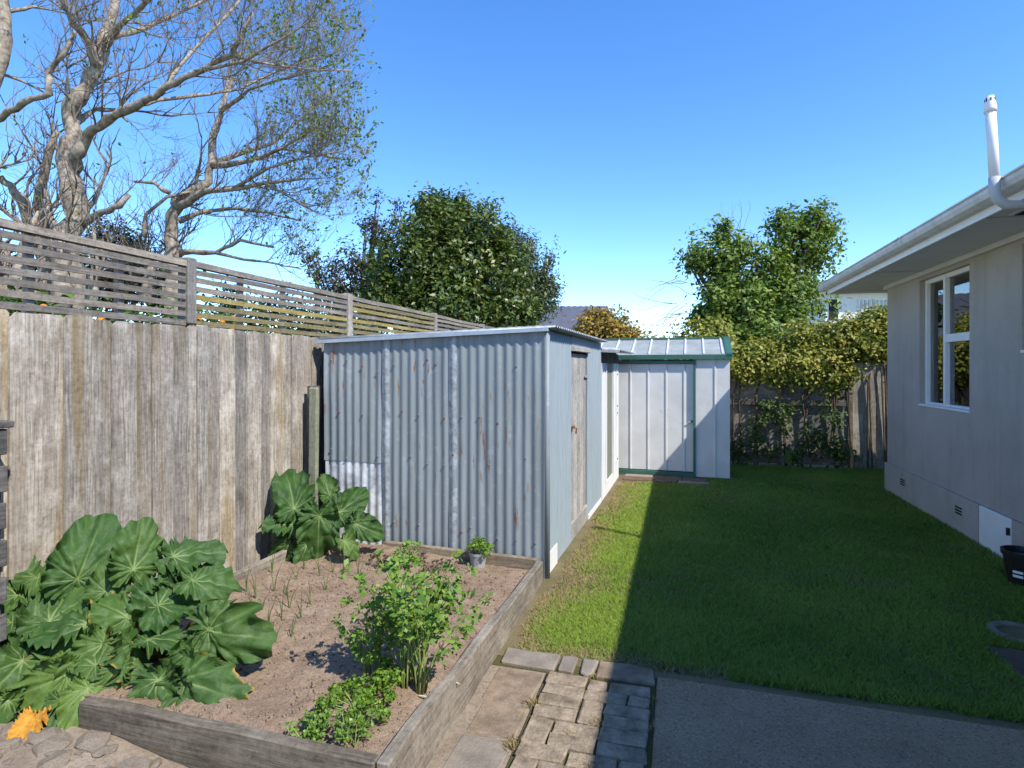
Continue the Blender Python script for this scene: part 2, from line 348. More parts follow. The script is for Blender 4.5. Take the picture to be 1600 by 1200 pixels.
# lawn blades: short mown grass, straw coloured along the dry edges
def vnoise(x, y, s, seed=0):
    # cheap smooth value noise (numpy)
    r = np.random.default_rng(seed); T = r.random((64, 64)); X = x * s; Y = y * s
    xi = np.floor(X).astype(int); yi = np.floor(Y).astype(int); fx = X - xi; fy = Y - yi
    fx = fx * fx * (3 - 2 * fx); fy = fy * fy * (3 - 2 * fy)
    g = lambda a, b: T[a % 64, b % 64]
    return (g(xi, yi) * (1 - fx) + g(xi + 1, yi) * fx) * (1 - fy) + (g(xi, yi + 1) * (1 - fx) + g(xi + 1, yi + 1) * fx) * fy
def grass():
    parts = []
    for (y0, y1, x0, x1, dens) in [(3.1, 4.0, -.97, 2.6, 32000), (4.0, 5.5, -.97, 2.6, 21000), (5.5, 7.5, -.95, 2.6, 12500), (7.5, 10.2, -.9, 4.4, 8000)]:
        n_ = int((y1 - y0) * (x1 - x0) * dens)
        parts.append(np.stack([rng.uniform(x0, x1, n_), rng.uniform(y0, y1, n_)], 1))
    p = np.concatenate(parts); x, y = p[:, 0], p[:, 1]
    edge_l = -.93 + .033 * np.clip(y - 4.24, 0, 9) + .09 * vnoise(x, y, 5, 3)
    edge_f = 3.07 + .05 * vnoise(x, y, 9, 4)
    keep = (x > edge_l) & (y > edge_f)
    keep &= ~((x > 1.69) & (y > 3.5) & (y < 3.9)) & ~((x - 1.98) ** 2 + (y - 4.13) ** 2 < .165 ** 2)
    keep &= ~((y > 8.15) & (x < .35)) & ~((y > 8.7) & (x < .78)) & ~((y > 10.05))
    dl = np.clip(1 - (x - edge_l) / (.22 + .3 * vnoise(x, y, 2.3, 5)), 0, 1)
    df = np.clip(1 - (y - edge_f) / (.10 + .22 * vnoise(x, y, 3.1, 6)), 0, 1) * (x < .25)
    dry = np.clip(np.maximum(dl, df) + .55 * (vnoise(x, y, 1.7, 7) - .62) + .3 * (vnoise(x, y, 5.3, 17) - .6) + .25 * (vnoise(x, y, 9, 8) - .5), 0, 1)
    keep &= rng.random(len(x)) > dry * .55
    x, y, dry = x[keep], y[keep], dry[keep]; n_ = len(x)
    far = np.clip((y - 3) / 5, 0, 1)
    h = rng.uniform(.014, .034, n_) * (1 - .35 * dry) * (1 + .2 * (vnoise(x, y, 1.2, 9) - .5)); wd = rng.uniform(.0022, .0042, n_) * (1 + 1.5 * far)
    a = rng.uniform(0, 2 * np.pi, n_); ln = rng.uniform(.4, 1.7, n_) * h; h = h * np.where(x > 2.5, 1.7, 1.0) * np.where((y < 3.2) & (x > -.1), 1.4, 1.0)
    b = rng.uniform(0, 2 * np.pi, n_)
    V = np.zeros((n_, 3, 3)); dx = np.cos(a) * wd; dy = np.sin(a) * wd
    V[:, 0] = np.stack([x - dx, y - dy, np.full(n_, -.002)], 1); V[:, 1] = np.stack([x + dx, y + dy, np.full(n_, -.002)], 1)
    V[:, 2] = np.stack([x + np.cos(b) * ln, y + np.sin(b) * ln, h], 1)
    g1 = np.array([.15, .26, .028]); g2 = np.array([.31, .41, .06]); st = np.array([.42, .31, .15])
    tt = np.clip(vnoise(x, y, 1.4, 11) * .6 + .35 * (vnoise(x, y, 4.5, 12) - .5) + rng.random(n_) * .5 - .05, 0, 1)[:, None]
    col = g1 * (1 - tt) + g2 * tt
    dd = (rng.random(n_) < dry * .9 + .015)[:, None]; col = np.where(dd, st * rng.uniform(.6, 1.1, (n_, 1)), col)
    t = NT('grass_blade'); c = t.n('VertexColor', layer_name='col').outputs[0]; t.fin(c, .6, .2)
    up = t.n('VectorMath', {0: t.n('VectorMath', {0: t.n('NewGeometry').outputs['Normal'], 'Scale': .35}, operation='SCALE').outputs[0], 1: (0, 0, .8)}, operation='ADD').outputs[0]
    up = t.n('VectorMath', {0: up}, operation='NORMALIZE').outputs[0]; t.set(t.b.inputs['Normal'], up)
    tr = t.n('BsdfTranslucent', {'Color': c}); mx = t.n('MixShader', {0: .3, 1: t.b.outputs[0], 2: tr.outputs[0]}); t.t.links.new(mx.outputs[0], t.out.inputs[0])
    m = npmesh('grass', V.reshape(-1, 3), np.arange(n_ * 3).reshape(-1, 3), t.m, np.repeat(col, 3, 0))
    tag(link('grass', m), 'short mown green lawn grass with straw coloured dry edges', 'grass', None, 'stuff')
grass()
# tufts growing from the brick joints
def tuft_mesh(n_, h, spread, mat, seed):
    r = np.random.default_rng(seed); V = []
    a = r.uniform(0, 6.28, n_); q = r.uniform(0, spread, n_); x = np.cos(a) * q; y = np.sin(a) * q; hh = r.uniform(.4, 1, n_) * h
    b = r.uniform(0, 6.28, n_); V = np.zeros((n_, 3, 3)); wv = .003
    V[:, 0] = np.stack([x - np.sin(b) * wv, y + np.cos(b) * wv, 0 * x], 1); V[:, 1] = np.stack([x + np.sin(b) * wv, y - np.cos(b) * wv, 0 * x], 1)
    V[:, 2] = np.stack([x + np.cos(b) * hh * .8, y + np.sin(b) * hh * .8, hh], 1)
    return npmesh('weed_tuft', V.reshape(-1, 3), np.arange(n_ * 3).reshape(-1, 3), mat)
STRAW = m_leaf('straw_blades', [(.1, (.12, .12, .03)), (.5, (.30, .22, .09)), (.9, (.42, .31, .15))], .7, .2)
TUFTS = [tuft_mesh(70, .03, .045, STRAW, i) for i in range(4)]
for i in range(26):
    x = rnd.choice([-.66, -.11, -.43, -.33, -.22]) + rnd.uniform(-.02, .02); y = rnd.uniform(1.6, 2.95)
    o = link('weed_tuft', rnd.choice(TUFTS), None, (x, y, .0), (0, 0, rnd.uniform(0, 6)))
    o.scale = (rnd.uniform(.6, 1.2),) * 3
    tag(o, 'small dry grass tuft growing from a joint of the brick path', 'weed', 'weeds in the path joints')
# drain ring, brown pad
t_ = thing('drain_surround', 'round concrete gully ring sunk in the lawn by the brown pad', 'drain', (1.98, 4.13, 0))
mb = MB(); n_ = 28
for i in range(n_):
    a0, a1 = 2 * math.pi * i / n_, 2 * math.pi * (i + 1) / n_
    pr = [(.115, -.06), (.115, .012), (.125, .02), (.155, .02), (.165, .008), (.165, -.06)]
    v = [(r_ * math.cos(a), r_ * math.sin(a), z) for a in (a0, a1) for r_, z in pr]; q = len(pr)
    mb.add(v, [(j, j + 1, j + 1 + q, j + q) for j in range(q - 1)])
mb.build('ring', RING, t_); MB().prism([(.118 * math.cos(a * .3142), .118 * math.sin(a * .3142)) for a in range(20)], 'z', -.06, -.03).build('drain_floor', DARKIN, t_)
tag(MB().box(0, .9, 0, .37, -.05, .012).build('ground_pad', RUSTPAD, None, (1.69, 3.52, 0), bevel=.008), 'flat brown pad let into the lawn beside the house', 'pad')

# ------------------------------------------------------------------ raised garden bed
bed = thing('raised_bed', 'low timber raised garden bed of weathered boards filled with dry soil', 'garden bed', (-1.9, 1.8, 0))
def zt(y): return .225 - (y - 1.8) * .033
L = lambda x, y, z: (x + 1.9, y - 1.8, z)
def board(pts0, pts1, th_dir, mat, name):
    # pts0/pts1 : bottom/top polyline, th_dir : thickness vector
    mb = MB(); n_ = len(pts0); v = []
    for a, b in zip(pts0, pts1):
        for q in (a, b, tuple(b[i] + th_dir[i] for i in range(3)), tuple(a[i] + th_dir[i] for i in range(3))): v.append(L(*q))
    f = [(0, 1, 2, 3), tuple(4 * (n_ - 1) + i for i in (3, 2, 1, 0))]
    for i in range(n_ - 1):
        for j in range(4): f.append((4*i + j, 4*(i+1) + j, 4*(i+1) + (j+1) % 4, 4*i + (j+1) % 4))
    mb.add(v, f); return mb.build(name, mat, bed, bevel=.006)
ys = [1.78 + i * .2 for i in range(13)]
jit = [rnd.uniform(-.006, .006) for _ in ys]
board([(-.965 + j, y, -.1) for y, j in zip(ys, jit)], [(-.968 + j, y, zt(y) + rnd.uniform(-.003, .003)) for y, j in zip(ys, jit)], (-.052, 0, 0), BEDY, 'side_board')
xs = [-2.4 + i * .2 for i in range(8)]
board([(min(x, -1.019), 1.775, -.1) for x in xs], [(min(x, -1.019), 1.775, .222 + rnd.uniform(-.003, .003) - (.012 if x < -2.3 else 0)) for x in xs], (0, .05, 0), BEDX, 'front_board')
board([(x, 4.165, -.1) for x in (-2.3, -1.6, -1.019)], [(x, 4.165, .185 - (x + 2.3) * .02) for x in (-2.3, -1.6, -1.019)], (0, .045, 0), BEDX, 'back_board')
board([(-2.86, y, -.1) for y in (2.2, 3, 4.1)], [(-2.86, y, .23) for y in (2.2, 3, 4.1)], (.045, 0, 0), BEDY, 'side_board')
def soil_z(x, y):
    base = zt(y) - .045 + .055 * max(0, min(1, (-1.6 - x) / 1.2)) + .02 * math.sin(3 * x + 2 * y)
    p = Vector((x, y, 0)); s = .018 * mnoise.noise(p * 3.5) + .012 * mnoise.noise(p * 11) + .010 * abs(mnoise.noise(p * 27)) + .006 * mnoise.noise(p * 60)
    e = min(1, max(0, (y - 1.83) / .12)) * min(1, max(0, (-1.03 - x) / .12))
    return base + s - .02 * (1 - e)
def soil():
    nx, ny = 165, 200; X0, X1, Y0, Y1 = -2.82, -1.012, 1.82, 4.17
    V = [(X0 + (X1 - X0) * i / nx, Y0 + (Y1 - Y0) * j / ny) for j in range(ny + 1) for i in range(nx + 1)]
    V = [(x, y, soil_z(x, y)) for x, y in V]
    Fc = [(j*(nx+1)+i, j*(nx+1)+i+1, (j+1)*(nx+1)+i+1, (j+1)*(nx+1)+i) for j in range(ny) for i in range(nx)]
    struct(link('garden_soil', npmesh('garden_soil', V, Fc, SOIL, smooth=True)))
    V = []; Fc = []
    for i in range(2600):
        x = rnd.uniform(-2.7, -1.05); y = rnd.uniform(1.86, 4.12); s = rnd.uniform(.004, .012) * (1.5 if rnd.random() < .08 else 1); z = soil_z(x, y) + s * .2
        k_ = len(V)
        for d in ((1,0,0),(-1,0,0),(0,1,0),(0,-1,0),(0,0,1),(0,0,-1)):
            V.append((x + d[0]*s*rnd.uniform(.6,1.3), y + d[1]*s*rnd.uniform(.6,1.3), z + d[2]*s*rnd.uniform(.5,.9)))
        for q in ((0,2,4),(2,1,4),(1,3,4),(3,0,4),(2,0,5),(1,2,5),(3,1,5),(0,3,5)): Fc.append(tuple(k_ + a for a in q))
    o = link('soil_clods', npmesh('soil_clods', V, Fc, SOIL)); tag(o, 'crumbly clods of dry soil in the raised bed', 'soil', None, 'stuff')
soil()
# stones at the front left of the bed
def bank(x, y): return .115 * max(0, min(1, (-1.45 - x) / .75)) * max(0, min(1, (y - .7) / .6)) - .008
_V = [(-3.08 + 1.7 * i / 40, .6 + (1.3 if -3.08 + 1.7 * i / 40 < -2.44 else 1.17) * j / 30) for j in range(31) for i in range(41)]
_V = [(x, y, bank(x, y) + .008 * mnoise.noise(Vector((x * 9, y * 9, 2)))) for x, y in _V]
gp = struct(link('stony_ground', npmesh('stony_ground', _V, [(j*41+i, j*41+i+1, (j+1)*41+i+1, (j+1)*41+i) for j in range(30) for i in range(40)], DIRT, smooth=True)))
def stone_mesh(seed):
    r = random.Random(seed); b = bmesh.new(); bmesh.ops.create_icosphere(b, subdivisions=2, radius=1)
    for v in b.verts:
        v.co *= 1 + .5 * mnoise.noise(v.co * 1.6 + Vector((seed * 3.1, 0, 0))); v.co.z *= .42
    m = bpy.data.meshes.new('stone'); b.to_mesh(m); b.free(); m.materials.append(STONE); return m
SM = [stone_mesh(i) for i in range(6)]
for i in range(90):
    x = rnd.uniform(-3.0, -1.9); y = rnd.uniform(1.15, 1.74) if x > -2.45 else rnd.uniform(1.15, 2.0)
    s = rnd.choice([.012, .016, .02, .028, .038, .055]); o = link('stone', rnd.choice(SM), gp, (x, y, bank(x, y) + s * .05), (rnd.uniform(-.2, .2), rnd.uniform(-.2, .2), rnd.uniform(0, 6)))
    o.scale = (s * rnd.uniform(.8, 1.4), s, s)

# ------------------------------------------------------------------ left paling fence with trellis
XF = -3.1
fence = thing('paling_fence', 'weathered grey paling fence topped by horizontal slat trellis beside the garden bed', 'fence', (XF, 0, 0))
def paling(wd, h, seed, mat=PAL, th=.018):
    r = random.Random(seed); c1, c2 = r.uniform(.012, .03), r.uniform(.012, .03)
    n_ = 7; mb = MB(); v = []; lean = r.uniform(-.002, .002)
    prof = [(0, -.05)] + [(0, h * (i + 1) / n_) for i in range(n_)]
    zs = [-.05, h * .25, h * .5, h * .75, h - c1]
    for i, z in enumerate(zs):
        dy = lean * z + r.uniform(-.002, .002); v += [(0, dy - wd / 2, z), (th, dy - wd / 2 + .002, z), (th, dy + wd / 2 - .002, z), (0, dy + wd / 2, z)]
    dy = lean * h; v += [(0, dy - wd/2 + c1, h), (th, dy - wd/2 + c1, h), (th, dy + wd/2 - c2, h + r.uniform(-.006, .006)), (0, dy + wd/2 - c2, h)]
    f = [(0, 1, 2, 3)]
    for i in range(len(zs)):
        for j in range(4): f.append((4*i+j, 4*i+(j+1) % 4, 4*(i+1)+(j+1) % 4, 4*(i+1)+j))
    k_ = 4 * len(zs); f.append((k_, k_+1, k_+2, k_+3)); mb.add(v, f); return mb.mesh('paling', mat)
PM = [paling(.147, 1.875, i) for i in range(7)]
y = -1.0; i = 0
while y < 10.15:
    o = link('paling', PM[i % 7] if rnd.random() < .7 else rnd.choice(PM), fence, ((i % 2) * .013 + rnd.uniform(-.005, .005), y, rnd.uniform(-.007, .007)), (0, rnd.uniform(-.004, .004), 0))
    if rnd.random() < .5: o.rotation_euler[2] = math.pi; o.location.x += .018
    y += .131; i += 1
for z in (.35, 1.0, 1.62): MB().box(-.07, -.02, -1, 10.2, z, z + .09).build('rail', SLAT, fence)
for y in (-.9, 1.1, 3.03, 4.93, 7.0, 8.95):
    MB().box(-.075, .02, y - .035, y + .04, 1.89, 2.33).build('trellis_post', POSTM, fence, bevel=.008)
    MB().box(-.11, -.021, y - .04, y + .05, -.1, 1.84).build('post', POSTM, fence)
MB().box(.021, .05, 3.05, 3.13, 0, 1.885).build('cover_board', PAL, fence, bevel=.004)
pys = [-.9, 1.1, 3.03, 4.93, 7.0, 8.95, 10.2]
for a, b in zip(pys[:-1], pys[1:]):
    L_ = b - a - .08
    sm = {}
    for nm, z, h, th, mat in [('trellis_cap', 2.272, .038, .05, SLAT)] + [('trellis_slat', 1.885 + .0565 * i, .034, .014, None) for i in range(7)]:
        m_ = mat or (SLATY if (a > 2.9 and a < 6 and z < 2.06 and rnd.random() < .9) or (a > 2.9 and a < 6 and rnd.random() < .25) else SLAT)
        mb = MB(); n_ = 5; sag = [rnd.uniform(-.004, .004) for _ in range(n_ + 1)]
        v = []
        for q in range(n_ + 1):
            yy = L_ * q / n_; v += [(-th / 2, yy, sag[q]), (th / 2, yy, sag[q]), (th / 2, yy, h + sag[q]), (-th / 2, yy, h + sag[q])]
        f = [(0, 1, 2, 3), (4*n_, 4*n_+3, 4*n_+2, 4*n_+1)]
        for q in range(n_):
            for j in range(4): f.append((4*q+j, 4*q+(j+1) % 4, 4*(q+1)+(j+1) % 4, 4*(q+1)+j))
        mb.add(v, f).build(nm, m_, fence, (-.012 if nm == 'trellis_cap' else 0, a + .04, z))
    n_b = int(round((b - a) / .5))
    for q in range(1, n_b): MB().box(-.042, -.009, -.018, .018, 1.87, 2.27).build('batten', POSTM, fence, (0, a + (b - a) * q / n_b, 0))
# slatted compost bin against the fence
binb = thing('compost_bin', 'dark weathered slatted timber bin standing against the paling fence', 'compost bin', (-2.97, .52, 0))
for q in range(8):
    z = .06 + q * .165
    MB().box(-.02, .005, 0, 1.29, z, z + .115).build('slat', DARKW, binb, (.10, 0, 0), rot=(0, 0, rnd.uniform(-.004, .004)), bevel=.004)
for yy in (.0, 1.2): MB().box(.0, .075, yy, yy + .085, 0, 1.33).build('corner_post', DARKZ, binb, (.0, 0, 0), bevel=.006)
MB().box(-.12, .12, -.02, 1.31, 1.335, 1.365).build('top_board', DARKW, binb, bevel=.005)
# offcuts in the gap beside the shed
o = tag(MB().box(0, .10, 0, .05, 0, 1.45).build('timber_offcut', DARKZ, None, (-3.06, 4.17, 0), rot=(0, .02, 0), bevel=.006), 'dark split upright timber offcut in the gap between fence and corrugated shed', 'timber')
tag(MB().box(0, .085, 0, .04, 0, 1.44).build('timber_offcut', GREENW, None, (-2.985, 4.11, 0), rot=(.01, .015, 0), bevel=.012), 'greenish treated upright board against the left edge of the corrugated shed', 'timber')

# ------------------------------------------------------------------ corrugated iron shed
ROT = R(-1.9)
shed = thing('corrugated_shed', 'blue grey corrugated iron shed with rust marks behind the raised bed', 'shed', (-.967, 4.24, 0), ROT)
def corr_sheet(x0, x1, z0f, z1f, y, amp=.0055, pitch=.0762, axis='x', mat=CORR, name='corrugated_sheet', parent=None, nz=10, phase=0, seed=0):
    r = random.Random(seed); n_ = int((x1 - x0) / pitch * 10) + 1; V = []; Fc = []
    for i in range(n_ + 1):
        x = x0 + (x1 - x0) * i / n_
        for k_ in range(nz + 1):
            z0, z1 = z0f(x), z1f(x); z = z0 + (z1 - z0) * k_ / nz
            dent = .009 * mnoise.noise(Vector((x * 2.2, z * 1.7, seed))) + .003 * mnoise.noise(Vector((x * 9, z * 6, seed)))
            V.append((x, y - amp * math.cos(2 * math.pi * x / pitch + phase) + dent, z))
    for i in range(n_):
        for k_ in range(nz):
            a = i * (nz + 1) + k_; Fc.append((a, a + nz + 1, a + nz + 2, a + 1))
    m = npmesh(name, V, Fc, mat, smooth=True)
    o = link(name, m, parent); return o
W1 = 1.985
top = lambda x: 1.865 + (x + W1) * .032
corr_sheet(-W1, -1.372, lambda x: .80, top, 0, parent=shed, seed=1)
corr_sheet(-W1 + .01, -1.372, lambda x: .0, lambda x: .815, .0035, parent=shed, seed=2, mat=WHITEPATCH)
corr_sheet(-1.385, -.745, lambda x: .0, top, -.003, parent=shed, seed=3)
corr_sheet(-.765, .0, lambda x: .0, top, -.006, parent=shed, seed=4)
for xc in (-1.372, -.762):
    corr_sheet(xc - .036, xc + .034, lambda x: .0, lambda x: top(x) - .004, -.009, mat=LAPM, name='lap_strip', parent=shed, seed=5)
# rounded corner flashing
mb = MB(); mb.tube([(.012, .006, .0), (.012, .006, 1.90)], .022, 10); mb.build('corner_flashing', CORR, shed, smooth=True)
MB().box(-W1 - .05, .03, -.045, .0, 0, .03).build('barge_flashing', m_simple('pale_flashing', (.33, .40, .45), .45, .4, .15, 6, dirt=(.5, .5, .48)), shed, (0, 0, 1.878 + .0), rot=(0, -.032, 0))
bpy.data.objects[-1] if False else None
# nails / rust dimples
nm = MB().tube([(0, 0, 0), (0, -.008, 0)], [.009, .004], 8).mesh('nail', m_simple('dull_nail', (.16, .18, .19), .6, .3, .3, 30)); nr = MB().tube([(0, 0, 0), (0, -.008, 0)], [.010, .004], 8).mesh('nail', RUST)
for zrow in (.30, .86, 1.20, 1.62):
    for i in range(0, 26, 2):
        x = -W1 + .0762 * (i + .35) + rnd.choice([0, .0762]); 
        if x > -.02 or rnd.random() < .25: continue
        xr = round(x / .0762) * .0762
        link('nail', nr if rnd.random() < .4 else nm, shed, (xr, -.0125, zrow + rnd.uniform(-.05, .05)))
# side wall boards with door
def vboard(y0, y1, z0, z1, x, mat, name, parent, th=.02):
    return MB().box(0, th, 0, y1 - y0 - .003, z0, z1).build(name, mat, parent, (x - th + rnd.uniform(-.002, .002), y0, 0), bevel=.003)
yb = .035
for q in range(6): vboard(yb, yb + .150, .0 if q > 0 else .0, 1.895, 0, BLUEW, 'wall_board', shed); yb += .150
for q in range(5): vboard(.945 + .157 * q, .945 + .157 * (q + 1), .17, 1.74, -.015, DOORW, 'door_board', shed)
MB().box(-.03, .0, .94, 1.74, .0, .165).build('door_sill', DOORW, shed, bevel=.004)
MB().box(-.02, .035, .92, 1.75, 1.755, 1.80).build('door_lintel', DOORW, shed, bevel=.004)
MB().box(-.022, .003, .94, 1.735, 1.80, 1.895).build('door_header', BLUEW, shed)
latch = MB().box(0, .02, -.04, .05, -.012, .012).build('door_latch', RUST, shed, (-.005, .985, 1.05)); MB().tube([(.01, 0, 0), (.04, .01, -.01), (.035, .015, -.06)], .007, 6).build('padlock', RUST, latch)
MB().box(0, .006, 0, .14, 0, .025).build('hinge', GALV, shed, (0, 1.60, 1.5))
yb = 1.745
for q in range(6): vboard(yb, yb + .145, .0, 1.895, 0, BLUEW, 'wall_board', shed); yb += .145
MB().box(.001, .008, .05, .36, 0, .16).build('base_patch', WHITEW, shed); MB().box(.001, .009, 1.76, 2.6, 0, .05).build('base_patch', WHITEW, shed)
MB().box(-W1, -.03, 2.58, 2.6, 0, 1.85).build('back_wall', DARKZ, shed); MB().box(-W1 - .01, -W1 + .012, .03, 2.6, 0, 1.84).build('fence_side_wall', DARKZ, shed)
# roof: corrugations run across (waves seen along the side edge)
def corr_roof(x0, x1, y0, y1, zf, mat, name, parent, amp=.009):
    n_ = int((y1 - y0) / .0762 * 8); V = []; Fc = []
    for i in range(n_ + 1):
        y = y0 + (y1 - y0) * i / n_; dz = amp * math.cos(2 * math.pi * y / .0762)
        for x in (x0, (x0 + x1) / 2, x1):
            V.append((x, y, zf(x) + dz))
    for i in range(n_):
        for k_ in range(2): a = 3 * i + k_; Fc.append((a, a + 1, a + 4, a + 3))
    o = link(name, npmesh(name, V, Fc, mat, smooth=True), parent); s = o.modifiers.new('s', 'SOLIDIFY'); s.thickness = .002; return o
corr_roof(-W1 - .06, .085, -.03, 2.62, lambda x: 1.914 + .028 * x, GALV, 'roof_sheet', shed)

# ------------------------------------------------------------------ white lean-to shed
s2 = thing('white_shed', 'small white painted lean-to shed with grey green door panel beside the corrugated shed', 'shed', (-.872, 6.87, 0), R(-1.4))
MB().box(-.03, 0, .0, .32, 0, 1.66).build('wall_panel', WHITEW, s2); MB().box(-.035, -.012, .32, .98, .16, 1.66).build('door_panel', GREENG, s2)
MB().box(-.03, .0, .98, 1.62, 0, 1.66).build('wall_panel', WHITEW, s2); MB().box(-.03, .002, .32, .98, 0, .158).build('door_sill', WHITEW, s2)
MB().box(-.032, -.005, 0, 1.62, 1.66, 1.80).build('eave_shade_board', DARKZ, s2)  # dark tone stands in for the roof's shadow along the wall top
for yy in (.31, .985, 1.3): MB().box(0, .014, 0, .03, .16, 1.66).build('trim', WHITEW, s2, (0.001, yy, 0), bevel=.002)
for zz in (.3, .95, 1.05, 1.5): MB().box(0, .008, 0, .05, 0, .02).build('hinge', RUST, s2, (.015, 1.31, zz))
MB().box(-1.95, -.031, .0, .03, 0, 1.9).build('front_wall', WHITEW, s2); MB().box(-1.95, -.031, 1.59, 1.62, 0, 1.9).build('back_wall', WHITEW, s2)
MB().box(-1.97, -1.95, .0, 1.62, 0, 1.9).build('fence_side_wall', WHITEW, s2)
corr_roof(-2.0, .22, -.04, 1.66, lambda x: 1.83 - .055 * x, GALV, 'roof_sheet', s2)
MB().box(-.01, .215, -.042, -.03, -.035, .0).build('roof_flashing', GALV, s2, (0, 0, 1.825), rot=(0, .055, 0))

# ------------------------------------------------------------------ green trimmed metal shed
s3 = thing('metal_shed', 'pale steel garden shed with dark green trim and sliding door', 'shed', (-1.28, 8.73, 0), R(-1.2))
WS = 2.0; HS = 1.74
def ribpanel(x0, x1, ribs, z0, z1, y, name, mat=SHEET, h=.014):
    xs_ = [x0]; pr = [(x0, 0)]
    for r_ in ribs: pr += [(r_ - .014, 0), (r_ - .008, -h), (r_ + .008, -h), (r_ + .014, 0)]
    pr.append((x1, 0)); poly = [(a, y + b) for a, b in pr] + [(x1, y + .012), (x0, y + .012)]
    return MB().prism(poly, 'z', z0, z1).build(name, mat, s3)
xl = .30
MB().box(.0, xl, .0, .012, 0.02, HS).build('wall_panel', SHEET, s3)
dr = ribpanel(xl, 1.52, [.60, .86, 1.12, 1.375], .085, 1.66, .028, 'sliding_door')
ribpanel(1.535, WS, [1.80], .02, HS, .0, 'wall_panel')
hb = MB().box(-.02, .02, -.02, 0, -.012, .012).build('door_handle', RUST, dr, (1.47, .026, .82)); MB().tube([(0, -.02, 0), (-.03, -.03, -.01), (-.06, -.03, -.035)], .009, 6).build('padlock', GALV, hb)
MB().box(1.50, 1.535, -.022, .02, .02, 1.70).build('door_jamb', GTRIM, s3); MB().box(.0, 1.53, -.024, .024, .0, .075).build('door_track', GTRIM, s3)
MB().box(.0, 1.53, -.012, .024, 1.665, 1.705).build('door_head', GTRIM, s3)
MB().box(-.03, WS + .03, -.06, .01, HS - .015, HS + .055).build('eave_trim', GTRIM, s3, bevel=.004)
MB().box(WS - .012, WS, .013, 1.42, .02, HS).build('side_wall', SHEET, s3); MB().box(0, .012, .013, 1.42, .02, HS).build('side_wall', SHEET, s3); MB().box(.013, WS - .013, 1.41, 1.42, .02, HS).build('back_wall', SHEET, s3)
RZ = 2.06
for k_, (ya, za, yb_, zb) in enumerate([(-.045, HS + .058, .71, RZ), (.71, RZ, 1.46, HS + .058)]):
    v = [(-.02, ya, za), (WS + .02, ya, za), (WS + .02, yb_, zb), (-.02, yb_, zb)]
    mb = MB().add(v + [(a, b, c - .008) for a, b, c in v], [(0, 1, 2, 3), (7, 6, 5, 4), (0, 4, 5, 1), (1, 5, 6, 2), (2, 6, 7, 3), (3, 7, 4, 0)])
    rf = mb.build('roof_panel', ROOFSH, s3)
    for q in range(8):
        x = .1 + q * .257
        mb = MB()
        for e in range(1): mb.add([(x - .016, ya, za + .001), (x + .016, ya, za + .001), (x + .008, ya, za + .02), (x - .008, ya, za + .02), (x - .016, yb_, zb + .001), (x + .016, yb_, zb + .001), (x + .008, yb_, zb + .02), (x - .008, yb_, zb + .02)],
                                  [(0, 1, 2, 3), (7, 6, 5, 4), (0, 4, 5, 1), (1, 5, 6, 2), (2, 6, 7, 3), (3, 7, 4, 0)])
        mb.build('roof_rib', SHEET, rf)
MB().box(-.03, WS + .03, .67, .75, RZ - .005, RZ + .022).build('ridge_cap', GTRIM, s3)
for xx in (-.035, WS - .055):
    mb = MB()
    for (ya, za, yb_, zb) in [(-.06, HS + .02, .71, RZ - .02), (.71, RZ - .02, 1.48, HS + .02)]:
        v = [(xx, ya, za), (xx + .09, ya, za), (xx + .09, yb_, zb), (xx, yb_, zb)]; mb.add(v + [(a, b, c + .05) for a, b, c in v], [(3, 2, 1, 0), (4, 5, 6, 7), (0, 1, 5, 4), (1, 2, 6, 5), (2, 3, 7, 6), (3, 0, 4, 7)])
    mb.build('barge_trim', GTRIM, s3)
for x_ in (0, WS): pass
mb = MB().prism([(.0, HS), (1.42, HS), (.71, RZ - .03)], 'x', WS - .012, WS); mb.build('gable', SHEET, s3)
pv = struct(MB().box(-.82, .42, 8.18, 8.72, -.2, .003).build('doorstep_paving', m_ground('brown_earth', (.12, .08, .055), (.17, .125, .09), (.09, .065, .045), 5, 50)))
for i, (a, b, c_, d_, m) in enumerate([(-.75, -.35, 8.5, 8.66, SLABM), (-.33, .05, 8.36, 8.62, BROWNP), (.07, .40, 8.36, 8.62, BROWNP), (-.74, -.36, 8.24, 8.48, BROWNP), (-.30, .0, 8.2, 8.34, BROWNP), (.02, .42, 8.17, 8.33, SLABM)]): slab(a, b, c_, d_, i + 40, m, pv, .022)

# ------------------------------------------------------------------ far fences
ff = thing('board_fence', 'old boundary fence of diagonal boards under the yellow green hedge', 'fence', (.6, 10.25, 0))
def dboards(xa, xb, slope, z0, z1):
    # diagonal boards clipped to panel [xa,xb]x[z0,z1]; slope +1 rises to the right
    wv = .135
    c = z0 - (xb - xa) - .2
    while c < z1 + (xb - xa) + .2:
        # strip between lines z = s*(x-xm)+c and +wv*1.35
        pts = []
        lo = lambda x: slope * (x - (xa if slope > 0 else xb)) + c; hi = lambda x: lo(x) + wv * 1.37
        poly = [(xa, lo(xa)), (xb, lo(xb)), (xb, hi(xb)), (xa, hi(xa))]
        for (ax, val, sgn) in ((1, z0, 1), (1, z1, -1)):
            out = []
            for i in range(len(poly)):
                p, q = poly[i], poly[(i + 1) % len(poly)]; ip = (p[ax] - val) * sgn >= 0; iq = (q[ax] - val) * sgn >= 0
                if ip: out.append(p)
                if ip != iq:
                    t = (val - p[ax]) / (q[ax] - p[ax]); out.append((p[0] + t * (q[0] - p[0]), p[1] + t * (q[1] - p[1])))
            poly = out
            if len(poly) < 3: break
        if len(poly) >= 3 and max(p[0] for p in poly) - min(p[0] for p in poly) > .03:
            y = rnd.uniform(-.004, .004)
            MB().prism([(p[0], p[1]) for p in poly], 'y', y, y + .018).build('diagonal_board', FARD, ff)
        c += wv * 1.385
